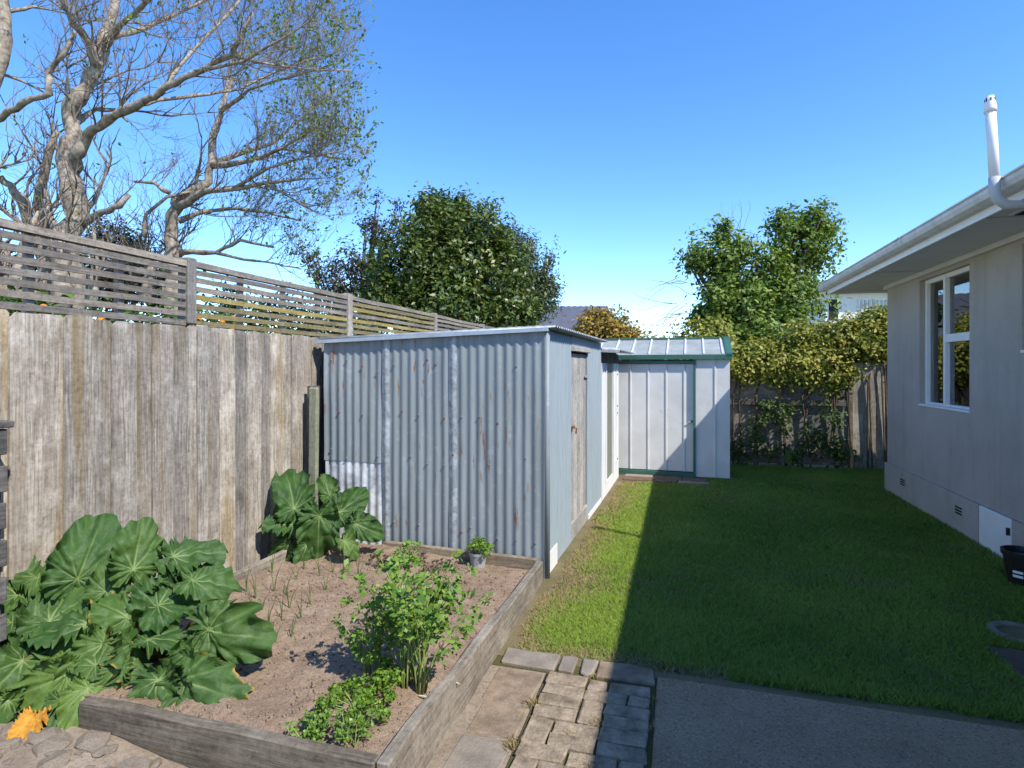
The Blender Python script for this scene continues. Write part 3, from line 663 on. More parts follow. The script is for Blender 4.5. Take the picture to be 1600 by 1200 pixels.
dboards(-1.3, -.55, -1, .12, 1.5); dboards(-.5, .975, 1, .12, 1.5); dboards(1.045, 2.03, -1, .12, 1.5)
for x in (-.53, 1.01, 2.05): MB().box(x - .035, x + .035, -.03, .06, -.1, 1.52).build('post', FARX, ff, bevel=.005)
MB().box(-1.3, 2.02, -.075, -.032, .985, 1.08).build('rail', FARX, ff, bevel=.008); MB().box(-1.3, 2.02, -.07, -.032, .04, .15).build('kick_board', FARX, ff, bevel=.006)
f2 = thing('paling_fence', 'short run of tall grey brown palings between board fence and house', 'fence', (2.66, 10.25, 0))
PF = [paling(.176, 1.66, i + 50) for i in range(4)]
for i in range(22):
    link('paling', PF[i % 4], f2, (.085 + .17 * i, -.02 * (i % 2) + rnd.uniform(-.002, .002), .02 + rnd.uniform(-.015, .015)), (0, 0, -math.pi / 2))
MB().box(0, 3.8, .012, .06, .4, .5).build('rail', FARX, f2); MB().box(0, 3.8, .012, .06, 1.3, 1.4).build('rail', FARX, f2)
tag(MB().box(0, .045, 0, .045, -.1, .33).build('wooden_stake', STAKEM, None, (2.59, 10.0, 0), rot=(0, .02, .1), bevel=.004), 'short brown stake where the diagonal board fence meets the palings', 'stake')

# ------------------------------------------------------------------ leaf scatter
def leaf_quads(p, nrm, size, aspect=.5, rg=rng, fold=True):
    """rhombic leaves: p (n,3) base, nrm (n,3) facing"""
    n_ = len(p); nrm = nrm / (np.linalg.norm(nrm, axis=1, keepdims=True) + 1e-9)
    a = rg.normal(size=(n_, 3)); a -= nrm * (a * nrm).sum(1, keepdims=True); a /= np.linalg.norm(a, axis=1, keepdims=True) + 1e-9
    b = np.cross(nrm, a); s = (np.asarray(size) * rg.uniform(.65, 1.3, n_))[:, None]
    V = np.stack([p, p + a * s * .55 + b * s * aspect * .5 + nrm * s * .1, p + a * s, p + a * s * .5 - b * s * aspect * .5 + nrm * s * .1], 1)
    return V.reshape(-1, 3), np.arange(n_ * 4).reshape(-1, 4)
def crown_points(lobes, n_clump, per, clump_r, shell=.55, rg=rng, flat=1.0):
    """clumps of leaves through lobes (centre, radii)"""
    vol = np.array([l[1][0] * l[1][1] + l[1][0] * l[1][2] for l in lobes]); vol = vol / vol.sum(); P_, N_ = [], []
    for (c, r), w_ in zip(lobes, vol):
        k_ = max(3, int(n_clump * w_)); d = rg.normal(size=(k_, 3)); d /= np.linalg.norm(d, axis=1, keepdims=True)
        rad = shell + (1 - shell) * rg.random(k_) ** .6; rad *= 1 + .08 * np.clip(rg.normal(size=k_), -2, 1.3)
        cc = np.array(c) + d * rad[:, None] * np.array(r)
        q = rg.normal(size=(k_, per, 3)) * clump_r * np.array([1, 1, flat]) * rg.uniform(.6, 1.3, (k_, 1, 1))
        pts = cc[:, None, :] + q
        nn = d[:, None, :] * .7 + np.array([0, 0, .55]) + rg.normal(size=(k_, per, 3)) * .55
        P_.append(pts.reshape(-1, 3)); N_.append(nn.reshape(-1, 3))
    return np.concatenate(P_), np.concatenate(N_)
def leaf_tree(name, label, cat, base, lobes, mat, n_clump, per, clump_r, size, aspect=.5, trunk_r=.1, shell=.5, group=None, seed=1, limbs=True, bark=DBARK, flat=1.0):
    base = Vector(base); t = thing(name, label, cat, base, 0, group); rg = np.random.default_rng(seed); rr = random.Random(seed)
    lob = [(np.array(c) - np.array(base), r) for c, r in lobes]
    p, n_ = crown_points(lob, n_clump, per, clump_r, shell, rg, flat); keep = p[:, 2] > .03; V, Fc = leaf_quads(p[keep], n_[keep], size, aspect, rg)
    link('crown', npmesh('crown', V, Fc, mat), t)
    mb = MB()
    if limbs:
        for c, r in lob:
            c = Vector(c); 
            for q in range(4):
                e = c + Vector((rr.uniform(-.7, .7) * r[0], rr.uniform(-.7, .7) * r[1], rr.uniform(-.2, .8) * r[2]))
                m1 = Vector((e.x * .25, e.y * .25, e.z * .45)) + Vector((rr.uniform(-.1, .1), rr.uniform(-.1, .1), 0)); mb.tube([(0, 0, -.1), m1, m1.lerp(e, .6) + Vector((0, 0, .08)), e], [trunk_r, trunk_r * .7, trunk_r * .4, trunk_r * .1], 6)
        mb.build('trunk', bark, t, smooth=True)
    return t
L_DENSE = m_leaf('olive_green_leaves', [(.1, (.02, .042, .008)), (.45, (.06, .10, .018)), (.8, (.125, .165, .03)), (.98, (.25, .24, .05))], .4, .45)
L_GREY = m_leaf('grey_green_leaves', [(.1, (.03, .045, .02)), (.5, (.065, .09, .04)), (.9, (.13, .15, .075))], .5, .35)
L_DARK = m_leaf('bronze_dark_leaves', [(.1, (.018, .018, .012)), (.5, (.045, .042, .025)), (.8, (.09, .07, .035)), (.95, (.12, .14, .05))], .5, .35)
L_RIGHT = m_leaf('glossy_mid_green_leaves', [(.1, (.03, .065, .01)), (.4, (.095, .16, .025)), (.75, (.18, .25, .04)), (.95, (.30, .35, .08))], .5, .3)
L_HEDGE = m_leaf('yellow_green_hedge_leaves', [(.1, (.06, .085, .012)), (.4, (.17, .21, .03)), (.7, (.30, .31, .06)), (.95, (.50, .38, .09))], .5, .3)
L_GOLD = m_leaf('golden_leaves', [(.1, (.07, .06, .01)), (.4, (.22, .16, .025)), (.75, (.42, .27, .05)), (.95, (.50, .33, .09))], .5, .35)
L_IVY = m_leaf('ivy_leaves', [(.1, (.015, .035, .008)), (.5, (.05, .10, .02)), (.9, (.12, .19, .045))], .6, .25)
def lob(px, py, d, rx, rz, ry=None):
    return (tuple(P(px, py, d)), (rx, ry or rx, rz))
def gpos(px, d):
    p = P(px, HOR, d); return (p.x, p.y, 0)
leaf_tree('evergreen_tree', 'dense rounded olive green tree rising behind the trellis', 'tree', gpos(700, 14),
          [lob(700, 400, 14, 1.45, 1.35), lob(735, 375, 13.8, 1.0, .95), lob(650, 420, 13.8, 1.1, 1.0), lob(770, 440, 14, 1.0, 1.0), lob(690, 480, 13.5, 1.3, .7), lob(600, 475, 13.7, .7, .5), lob(790, 490, 13.8, .8, .6), lob(690, 335, 14.2, .7, .4)], L_DENSE, 760, 46, .14, .14, .45, .1, .55, seed=3)
leaf_tree('shrub_tree', 'grey green upright tree with feathery shoots, right of the dense olive tree', 'tree', gpos(820, 15.5),
          [lob(810, 430, 15.5, .8, 1.2), lob(835, 465, 15.5, .75, .7), lob(855, 450, 15.3, .35, .3), lob(790, 375, 15.7, .5, .6), lob(860, 400, 15.5, .12, .35), lob(800, 490, 15.3, .8, .5)], L_GREY, 330, 36, .13, .12, .35, .08, .35, seed=4)
leaf_tree('shrub_tree', 'dark bronze leaved open tree, left of the dense olive tree', 'tree', gpos(560, 15),
          [lob(560, 420, 15, .9, .8), lob(600, 370, 15, .5, .6), lob(530, 460, 15, .8, .5), lob(590, 315, 15, .08, .3), lob(622, 325, 15, .08, .25), lob(500, 430, 15, .4, .25), lob(575, 345, 15, .3, .35), lob(480, 400, 15, .3, .3)], L_DARK, 210, 24, .10, .12, .35, .05, .15, seed=5)
leaf_tree('garden_tree', 'glossy mid green two lobed tree standing behind the hedge', 'tree', gpos(1190, 13),
          [lob(1120, 400, 13, .65, .55), lob(1165, 430, 13, .9, .8), lob(1250, 380, 13, .75, .7), lob(1275, 350, 13, .4, .4), lob(1235, 350, 13.2, .45, .35), lob(1120, 360, 13, .3, .2), lob(1090, 405, 13, .35, .15), lob(1150, 480, 12.8, 1.0, .6), lob(1230, 470, 12.8, .9, .6), lob(1120, 490, 12.8, .5, .4), lob(1290, 400, 13, .25, .3), lob(1190, 520, 12.7, 1.1, .4)], L_RIGHT, 560, 40, .12, .12, .5, .09, .4, seed=6)
leaf_tree('dark_bush', 'small dark dense bush seen between the two bare trees', 'bush', gpos(182, 13), [lob(180, 375, 13, .55, .45), lob(200, 400, 13, .6, .5)], L_DARK, 90, 40, .12, .10, .5, .05, .3, seed=8)
leaf_tree('understorey_shrub', 'dull brown green shrub massed behind the bare tree trunks', 'bush', gpos(110, 9.5), [lob(30, 450, 9.5, .8, .5), lob(110, 445, 9.5, .7, .45), lob(190, 440, 9.8, .7, .4), lob(240, 455, 9.5, .5, .4), lob(-40, 440, 9.5, .7, .6)], L_DARK, 260, 34, .13, .11, .5, .06, .3, seed=18)
leaf_tree('understorey_shrub', 'loose leafy green shrub behind the lichened trellis slats', 'bush', gpos(420, 8.5), [lob(350, 485, 8.5, .35, .4), lob(400, 500, 8.5, .45, .35), lob(470, 500, 8.7, .5, .35), lob(540, 505, 9, .5, .3)], L_GREY, 150, 26, .11, .08, .5, .04, .3, seed=19)
cit = leaf_tree('citrus_bush', 'leafy bush with orange fruit showing through the trellis', 'bush', (-4.3, 3.4, 0),
          [((-4.3, 3.0, 1.75), (.35, .7, .42)), ((-4.2, 3.9, 1.75), (.4, .6, .45)), ((-4.3, 4.8, 1.7), (.4, .6, .5)), ((-4.3, 3.6, 1.1), (.5, 1.2, .6)), ((-4.1, 2.2, 1.5), (.3, .3, .35))], L_IVY, 260, 30, .10, .08, .5, .05, .4, seed=9)
OR = m_simple('orange_peel', (.62, .20, .015), .45, .4, .15, 20)
fm = bpy.data.meshes.new('fruit'); b = bmesh.new(); bmesh.ops.create_icosphere(b, subdivisions=2, radius=.027); b.to_mesh(b_ := fm); b.free(); fm.materials.append(OR)
for i in range(34): link('fruit', fm, cit, (rnd.uniform(.12, .42), rnd.uniform(-1.3, 1.1), rnd.uniform(1.45, 2.1)))
# hedge on the far fence
def hedge(name, label, boxes, mat, n_, size, seed, per=26, cr=.075):
    rg = np.random.default_rng(seed); t = thing(name, label, 'hedge', (boxes[0][0], boxes[0][2], 0))
    lobes = []
    for (x0, x1, y0, y1, z0, z1) in boxes:
        k_ = max(1, int((x1 - x0) / .35))
        for i in range(k_):
            x = x0 + (x1 - x0) * (i + .5) / k_; hz = (z1 - z0) / 2
            lobes.append(((x - boxes[0][0], (y0 + y1) / 2 - boxes[0][2], z0 + hz + rnd.uniform(-.06, .06)), (.30 * rnd.uniform(.9, 1.2), (y1 - y0) / 2, hz * rnd.uniform(.9, 1.12))))
    p, nn = crown_points(lobes, n_, per, cr, .6, rg); V, Fc = leaf_quads(p, nn, size, .55, rg)
    link('foliage', npmesh('foliage', V, Fc, mat), t)
    mb = MB()
    for c, r in lobes: 
        for q in range(2): mb.tube([(c[0] + rnd.uniform(-.1, .1), .18, 0), (c[0] + rnd.uniform(-.1, .1), .15, c[2] * .7), (c[0] + rnd.uniform(-.2, .2), c[1] + rnd.uniform(-.1, .1), c[2] + r[2] * .6)], [.015, .012, .005], 5)
    mb.build('stems', DBARK, t); return t
hedge('hedge', 'yellow green leafy hedge spilling over the diagonal board fence', [(.78, 2.55, 10.02, 10.75, 1.28, 2.02), (1.75, 2.6, 10.2, 10.9, 1.7, 2.3), (2.45, 4.2, 10.12, 10.9, 1.62, 2.42), (2.9, 4.2, 10.2, 10.9, 2.0, 2.55)], L_HEDGE, 1700, .075, 11)
hedge('hedge', 'golden leaved shrub showing above the white shed roof', [(-2.0, -.55, 11.0, 11.9, 1.2, 2.42), (-1.75, -1.0, 11.0, 11.8, 2.0, 2.66)], L_GOLD, 520, .08, 12, 24, .08)
hedge('hedge', 'dull yellow hedge showing above the green shed roof', [(-.5, .9, 10.8, 11.5, 1.3, 2.25), (.15, .85, 10.8, 11.5, 1.8, 2.5)], L_HEDGE, 520, .075, 13, 24, .08)
# ivy at the foot of the fence
rg = np.random.default_rng(21); lobes = [((x, 10.13 + rnd.uniform(-.08, .02), z), (.16, .09, .13)) for x, z in [(.9, .25), (1.1, .3), (1.2, .5), (1.3, .25), (1.55, .25), (1.65, .62), (1.75, .85), (1.9, .3), (2.0, .5), (2.1, .3), (2.2, .6), (2.3, .35), (2.4, .75), (2.45, .4), (2.5, .25), (1.45, .8), (1.3, .7), (2.25, .9), (1.0, .15), (1.8, .15), (2.6, .2), (1.62, .9), (1.35, .95)]]
p, nn = crown_points(lobes, 120, 16, .06, .3, rg); p[:, 1] = np.minimum(p[:, 1], 10.17); nn[:, 1] -= .6; ok = p[:, 2] > .0; V, Fc = leaf_quads(p[ok], nn[ok], .05, .8, rg)
tag(link('ivy', npmesh('ivy', V, Fc, L_IVY)), 'green ivy creeping up the foot of the diagonal board fence', 'ivy', None, 'stuff')
fern = thing('fern', 'bright green upright fern fronds at the foot of the board fence', 'fern', (1.72, 9.98, 0))
FERN = m_leaf('fern_green', [(.1, (.07, .15, .02)), (.9, (.17, .28, .05))], .5, .3)
for i in range(8):
    a = rnd.uniform(-2.4, -.7); ln = rnd.uniform(.26, .42); mb = MB(); lean = rnd.uniform(.08, .3)
    for q in range(12):
        t = q / 11; c = Vector((math.cos(a) * lean * ln * t, math.sin(a) * lean * ln * t, ln * t * (1 - .12 * t))); ww = .035 * (1 - abs(t - .4)) * (1 if t < .95 else .3); side = Vector((-math.sin(a), math.cos(a), 0))
        for s in (-1, 1): mb.add([c, c + side * s * ww + Vector((0, 0, .012)), c + side * s * ww * .8 + Vector((0, 0, .024)), c + Vector((0, 0, .02))], [(0, 1, 2, 3)])
    mb.build('frond', FERN, fern)

# ------------------------------------------------------------------ bare trees
L_WIL = m_leaf('fresh_spring_leaves', [(.1, (.05, .10, .012)), (.5, (.12, .19, .025)), (.9, (.23, .27, .06))], .5, .3, .35)
def bare_tree(name, label, base, limbs, d0, seed, leafx, nsec=7, leafp=.5, up=.25, right=.5):
    """limbs: list of (points[(px,py,dd)], r0px, r1px); grown with twigs"""
    rr = random.Random(seed); rg = np.random.default_rng(seed); base = Vector(base)
    t = thing(name, label, 'tree', base); mb = MB(); tw = MB(); lp = []
    def rough(pts, rad, n=3):
        out = []; ro = []
        for i in range(len(pts) - 1):
            for k_ in range(n):
                f = k_ / n; p = pts[i].lerp(pts[i + 1], f); r_ = rad[i] + (rad[i + 1] - rad[i]) * f
                out.append(p + Vector((rr.uniform(-1, 1), rr.uniform(-1, 1), rr.uniform(-1, 1))) * r_ * .42); ro.append(r_ * rr.uniform(.82, 1.2))
        out.append(pts[-1]); ro.append(rad[-1]); return out, ro
    def leaves_at(p, n_):
        for _ in range(n_): lp.append(p + Vector((rr.gauss(0, 1), rr.gauss(0, 1), rr.gauss(0, 1))) * .022)
    def twig(p, d, ln, r_, lvl, fx):
        e_ = p + d * ln
        if 800 + F * (e_ - Vector((0, 0, CAMH))).dot(RT) / max(.1, e_.dot(FW)) > 590: return
        k_ = 5 if lvl < 2 else 4; pts = [p]; q = p.copy(); dd = d.copy()
        for i in range(k_):
            dd = (dd + Vector((rr.uniform(-.3, .3), rr.uniform(-.3, .3), rr.uniform(-.2, .3) + up * .25))).normalized(); q = q + dd * ln / k_; pts.append(q.copy())
        tw.tube(pts, [r_ * (1 - .8 * i / k_) for i in range(k_ + 1)], 4 if lvl < 2 else 3, cap=False)
        if lvl < 3:
            for i in range(1, k_ + 1):
                for _ in range(1 if lvl == 2 else 2):
                    if rr.random() < .8:
                        nd = (dd * .9 + Vector((rr.uniform(-1, 1), rr.uniform(-1, 1), rr.uniform(-.5, 1)))).normalized(); twig(pts[i], nd, ln * rr.uniform(.4, .65), max(r_ * .5, .0028), lvl + 1, fx)
        px = 800 + F * (q - Vector((0, 0, CAMH))).dot(RT) / max(.1, q.dot(FW))
        pr = leafp * max(0.08, min(1.5, (px - leafx[0]) / (leafx[1] - leafx[0])))
        if lvl >= 2 and rr.random() < pr: leaves_at(q, rr.randint(3, 6))
    for pts, r0, r1, sec in limbs:
        n_ = len(pts); W_ = [P(a, b, d0 + c) for a, b, c in pts]; rd = [(r0 * .78 + (r1 * .6 - r0 * .78) * (i / (n_ - 1)) ** .7) * (d0 + pts[i][2]) / F for i in range(n_)]
        q, ro = rough(W_, rd); mb.tube([v - base for v in q], ro, 9 if r0 > 8 else 6)
        if not sec: continue
        for k_ in range(int(sec * nsec)):
            f = rr.uniform(.2, 1) * (len(q) - 1); i = min(int(f), len(q) - 2); p = q[i].lerp(q[i + 1], f - i); ax = (q[i + 1] - q[i]).normalized()
            d = (ax * .8 + RT * right * rr.uniform(-.3, 1) + Vector((rr.uniform(-.8, .8), rr.uniform(-.8, .8), rr.uniform(-.45, .9)))).normalized()
            twig(p, d, rr.uniform(.38, .95), max(.005, ro[i] * .3), 1, 0)
    mb.build('trunk', BARK, t, smooth=True)
    m = tw.mesh('twigs', TWIG, True); o = link('twigs', m, t); o.location = -base; o['kind'] = 'stuff'
    p = np.array([tuple(v - base) for v in lp]) if lp else np.zeros((1, 3)); V, Fc = leaf_quads(p, rg.normal(size=p.shape) + np.array([0, 0, .5]), .05, .55, rg)
    link('leaves', npmesh('leaves', V, Fc, L_WIL), t); return t
T1 = [([(115, 560, 0), (113, 430, 0), (112, 365, 0), (109, 300, 0), (109, 225, 0), (110, 180, 0), (127, 142, 0), (146, 109, 0), (161, 79, .1), (172, 37, .2), (182, -10, .3), (195, -80, .4)], 29, 8, 1),
      ([(112, 265, 0), (124, 240, -.1), (139, 210, -.2), (169, 187, -.4), (210, 165, -.6), (244, 150, -.7), (274, 127, -.8), (319, 109, -.9), (360, 86, -1), (375, 60, -1.1), (395, 20, -1.1)], 13, 4, 2.2),
      ([(210, 165, -.6), (262, 154, -.3), (326, 148, 0), (375, 139, .3), (430, 112, .5), (500, 88, .6)], 5, 2, 2),
      ([(150, 108, 0), (142, 71, -.2), (116, 37, -.4), (97, 0, -.6), (80, -60, -.8)], 9, 6, 1),
      ([(161, 79, .1), (190, 40, -.3), (225, 5, -.6), (260, -40, -.8)], 7, 4, 1.6), ([(172, 60, .2), (220, 45, .5), (280, 20, .8), (340, -10, 1)], 6, 3, 2),
      ([(250, 147, -.7), (300, 80, -.3), (350, 30, 0), (400, -30, .2)], 5, 2.5, 1.8), ([(319, 109, -.9), (380, 95, -1.1), (440, 60, -1.3), (490, 30, -1.4)], 5, 2, 2), ([(360, 86, -1), (420, 100, -.8), (490, 110, -.6), (550, 110, -.5)], 4, 1.5, 2),
      ([(112, 195, 0), (150, 170, .3), (180, 172, .5), (200, 190, .6)], 7, 3, .5), ([(128, 350, 0), (161, 332, -.2), (187, 322, -.3), (202, 304, -.3)], 9, 6, .15),
      ([(80, 480, .2), (75, 400, .2), (50, 350, .1), (25, 300, 0), (0, 275, -.1)], 22, 7, .6), ([(85, 450, .2), (60, 320, .1), (74, 245, 0), (90, 205, 0)], 13, 6, .5), ([(140, 480, -.3), (150, 410, -.3), (146, 350, -.3)], 12, 2, .6), ([(40, 480, -.3), (30, 420, -.3), (45, 365, -.3), (60, 330, -.2)], 24, 3, .7), ([(95, 480, -.2), (100, 400, -.2), (80, 340, -.1), (70, 290, 0)], 20, 3, .7), ([(5, 500, 0), (0, 420, 0), (-15, 350, 0)], 26, 18, .2)]
b1 = P(105, HOR, 7.0); b1.z = 0
bare_tree('bare_tree', 'large pale barked tree with a thick main trunk and long bare limbs', b1, T1, 7.0, 31, (220, 520), 7.0, .20)
T2 = [([(268, 560, 0), (270, 450, 0), (270, 390, 0), (270, 337, 0), (277, 311, 0), (300, 300, 0), (322, 290, 0), (330, 262, 0), (330, 225, 0), (341, 187, .1), (349, 160, .2), (365, 120, .3)], 19, 4, .9),
      ([(330, 260, 0), (394, 251, -.3), (442, 232, -.5), (484, 206, -.6), (530, 178, -.7)], 6, 2, 2), ([(330, 258, 0), (394, 232, .3), (424, 225, .5), (469, 187, .7), (525, 135, .8)], 6, 2, 2), ([(277, 322, 0), (319, 300, -.3), (360, 296, -.5), (412, 285, -.7), (476, 279, -.8)], 9, 3, 1.8),
      ([(280, 345, 0), (319, 330, .2), (375, 326, .4), (416, 332, .6), (470, 345, .7)], 6, 2, 1.6), ([(280, 394, 0), (337, 394, -.3), (375, 376, -.4), (427, 386, -.5)], 6, 3, 1.6), ([(225, 370, -.2), (228, 335, -.2), (262, 307, -.2), (296, 300, -.1)], 5, 3, .5), ([(262, 300, 0), (240, 285, .1), (210, 284, .2)], 5, 3, .5),
      ([(360, 296, -.5), (420, 262, -.9), (480, 245, -1.1), (540, 235, -1.2)], 4, 1.5, 2), ([(442, 232, -.5), (490, 240, -.3), (545, 250, -.2)], 3, 1.5, 1.8), ([(345, 175, .1), (390, 140, -.2), (450, 120, -.4), (520, 100, -.5)], 5, 2, 2), ([(412, 285, -.7), (455, 310, -.9), (500, 335, -1)], 3, 1.5, 1.6), ([(337, 394, -.3), (380, 405, -.5), (430, 412, -.6), (470, 420, -.7)], 4, 1.5, 1.3), ([(349, 165, .2), (360, 100, .5), (400, 60, .6), (450, 40, .7)], 4, 2, 2),
      ([(230, 470, 0), (235, 420, 0), (215, 370, 0)], 15, 2, .8), ([(300, 470, 0), (290, 420, 0), (250, 375, .1)], 10, 2, .8)]
b2 = P(268, HOR, 8.2); b2.z = 0
bare_tree('bare_tree', 'smaller pale trunk with sparse spring leaves on fine spreading twigs', b2, T2, 8.2, 37, (330, 520), 8.0, .30)
T0 = [([(-60, 500, 0), (-50, 300, 0), (-20, 150, 0), (5, 60, 0), (8, 0, 0), (5, -60, 0)], 22, 10, .6), ([(-30, 200, 0), (0, 184, 0), (37, 161, -.2), (79, 146, -.3), (76, 112, -.3), (97, 86, -.4), (118, 50, -.4)], 9, 5, 1.2), ([(-20, 110, 0), (30, 125, .3), (70, 145, .4)], 4, 2, 1), ([(8, 20, 0), (50, 10, .2), (100, 20, .4)], 5, 2, 1.3)]
b0 = P(-60, HOR, 6.6); b0.z = 0
bare_tree('bare_tree', 'dark leaning bare limbs reaching in from beyond the fence end', b0, T0, 6.6, 41, (100, 400), 4.5, .4)
vine = MB(); rr = random.Random(5)
for i in range(16):
    p = P(1060 + rr.uniform(-10, 20), 470 + rr.uniform(-40, 40), 12.5); d = Vector((-1, rr.uniform(-.5, .5), rr.uniform(-.5, .4))).normalized(); pts = [p]
    for k_ in range(7): d = (d + Vector((rr.uniform(-.3, .3), rr.uniform(-.3, .3), rr.uniform(-.4, .25)))).normalized(); p = p + d * rr.uniform(.1, .2); pts.append(p)
    vine.tube(pts, [.009 - .001 * q for q in range(8)], 4)
for i in range(8):
    p = P(1150 + rr.uniform(-10, 15), 370, 13); pts = [p]; d = Vector((rr.uniform(-.5, .5), 0, 1)).normalized()
    for k_ in range(5): d = (d + Vector((rr.uniform(-.5, .5), rr.uniform(-.3, .3), rr.uniform(-.3, .2)))).normalized(); p = p + d * .17; pts.append(p)
    vine.tube(pts, [.007 - .001 * q for q in range(6)], 4)
bv = Vector(gpos(1060, 12.5)); vm = vine.mesh('dry_vine', TWIG); 
for v in vm.vertices: v.co -= bv
tag(link('dry_vine', vm, None, bv), 'leafless dry vine stems trailing from the two lobed tree', 'vine')

# ------------------------------------------------------------------ far houses
def corr_far(v4, n_, mat, name, parent, h=.03):
    a, b, c, d = [Vector(q) for q in v4]; nrm = (b - a).cross(d - a).normalized(); V = []; Fc = []
    for i in range(n_ * 2 + 1):
        f = i / (n_ * 2); off = nrm * (h if i % 2 else 0); V += [a.lerp(b, f) + off, d.lerp(c, f) + off]
    for i in range(n_ * 2): Fc.append((2*i, 2*i+2, 2*i+3, 2*i+1))
    return link(name, npmesh(name, [tuple(v) for v in V], Fc, mat), parent)
DGR = m_simple('dark_grey_iron_roof', (.10, .10, .115), .5, .4, .12, 2); FWH = m_simple('white_weatherboard', (.72, .72, .70), .6, .3, .06, 3); TILE = m_simple('red_brown_roof_tile', (.24, .09, .06), .8, .2, .3, 3, .4, 14)
p0 = P(700, HOR, 27); hx = thing('far_house', 'white house with dark grey iron roof beyond the sheds', 'house', (p0.x, p0.y, 0), YAW)
x1 = (962 - 700) / F * 27; e = 1.6 + (HOR - 520) / F * 27; rz = 1.6 + (HOR - 477) / F * 29
MB().box(-2, x1 - .3, 0, 5, 0, e - .05).build('wall', FWH, hx)
corr_far([(-2.4, -.4, e), (x1, -.4, e), (x1, 2.5, rz), (-2.4, 2.5, rz)], 34, DGR, 'roof', hx); corr_far([(x1, 5.4, e), (-2.4, 5.4, e), (-2.4, 2.5, rz), (x1, 2.5, rz)], 34, DGR, 'roof', hx)
MB().prism([(0, e - .05), (5, e - .05), (2.5, rz - .1)], 'x', x1 - .35, x1 - .3).build('gable', FWH, hx)
mb = MB()
for (ya, za, yb_, zb) in ((-.45, e - .14, 2.5, rz - .1), (5.45, e - .14, 2.5, rz - .1)): mb.add([(x1, ya, za), (x1 + .06, ya, za), (x1 + .06, yb_, zb), (x1, yb_, zb), (x1, ya, za + .2), (x1 + .06, ya, za + .2), (x1 + .06, yb_, zb + .2), (x1, yb_, zb + .2)], [(3, 2, 1, 0), (4, 5, 6, 7), (0, 1, 5, 4), (1, 2, 6, 5), (2, 3, 7, 6), (3, 0, 4, 7)])
mb.build('bargeboard', FWH, hx)
p0 = P(1290, HOR, 21); h2 = thing('far_house', 'white weatherboard house with red brown tiled roof behind the hedge', 'house', (p0.x, p0.y, 0), YAW)
zt2 = 1.6 + (HOR - 448) / F * 21; zw = zt2 - .25
for q in range(14): MB().box(0, 8, q % 2 * .006, .2, .25 + q * .28, .25 + (q + 1) * .28 - .012).build('weatherboard', FWH, h2) if .25 + (q + 1) * .28 < zw + .2 else None
MB().box(.02, 8, .02, 6, 0, zw + .1).build('wall', FWH, h2)
MB().box(-.5, 8.3, -.5, -.38, zt2 - .2, zt2).build('gutter', FWH, h2)
mb = MB(); mb.add([(-.55, -.45, zt2), (8.5, -.45, zt2), (8.5, 6.5, zt2), (-.55, 6.5, zt2), (2.6, 3, zt2 + 1.0), (6, 3, zt2 + 1.0)], [(0, 1, 5, 4), (1, 2, 5), (2, 3, 4, 5), (3, 0, 4), (3, 2, 1, 0)]); mb.build('roof', TILE, h2)
w2 = MB().box(1.2, 2.6, -.03, .03, 1.6 + (HOR - 505) / F * 21, 1.6 + (HOR - 468) / F * 21).build('window', WPAINT, h2)
CURTW = m_simple('net_curtain', (.55, .55, .53), .9, .1, .2, 30)
for q in range(9): MB().tube([(1.3 + q * .15, -.035, 1.6 + (HOR - 504) / F * 21), (1.3 + q * .15, -.035, 1.6 + (HOR - 469) / F * 21)], .05, 6).build('curtain_fold', CURTW, w2)
MB().box(.12, .45, -.03, .03, 1.6 + (HOR - 500) / F * 21, 1.6 + (HOR - 468) / F * 21).build('window', DARKIN, h2)
p0 = P(1150, HOR, 19); sh = thing('far_shed', 'low white outbuilding glimpsed through the tree above the hedge', 'shed', (p0.x, p0.y, 0), YAW)
MB().box(-.6, .9, 0, 2, 0, 2.35).build('wall', FWH, sh); MB().prism([(-.2, 2.36), (2.2, 2.36), (1, 2.75)], 'x', -.75, 1.05).build('roof', ROOFSH, sh)

# ------------------------------------------------------------------ the house on the right
XW = 2.61; YE = 8.44
hs = thing('house', 'grey stucco house with white windows, wide eaves and gutter beside the lawn', 'house', (XW, YE, 0))
def hb_(name, mat, x0, x1, y0, y1, z0, z1, parent=hs, bevel=0): return MB().box(x0 - XW, x1 - XW, y0 - YE, y1 - YE, z0, z1).build(name, mat, parent, bevel=bevel)
TH = .22; WY0, WY1, WZ0, WZ1 = 6.28, 7.42, 1.18, 2.575; VY0, VY1, VZ0 = 3.3, 5.44, 1.72
mb = MB()
def wb(y0, y1, z0, z1): mb.box(0, TH, y0 - YE, y1 - YE, z0, z1)
wb(WY1, YE, .38, 2.66); wb(WY0, WY1, .38, WZ0); wb(WY0, WY1, WZ1, 2.66); wb(VY1, WY0, .38, 2.66); wb(VY0, VY1, .38, VZ0); wb(VY0, VY1, WZ1, 2.66); wb(-6, VY0, .38, 2.66)
mb.box(TH, 7, -TH, 0, .38, 2.66)
mb.build('wall', STUCCO, hs)
mb = MB(); HY0, HY1 = 5.53, 6.07
mb.box(-.025, TH, HY1 - YE, .025, -.1, .379); mb.box(-.025, TH, -6 - YE, HY0 - YE, -.1, .379); mb.box(TH, 7, -TH, .025, -.1, .379); mb.box(.03, TH, HY0 - YE, HY1 - YE, -.1, .379)
mb.build('plinth', STUCCO, hs)
ht = hb_('hatch', WPAINT, XW - .02, XW + .028, HY0 + .008, HY1 - .008, .012, .372, bevel=.004); MB().box(-.02, 0, 0, .02, 0, .06).build('hatch_latch', BLACKP, ht, (-.021, HY0 + .03 - YE, .24))
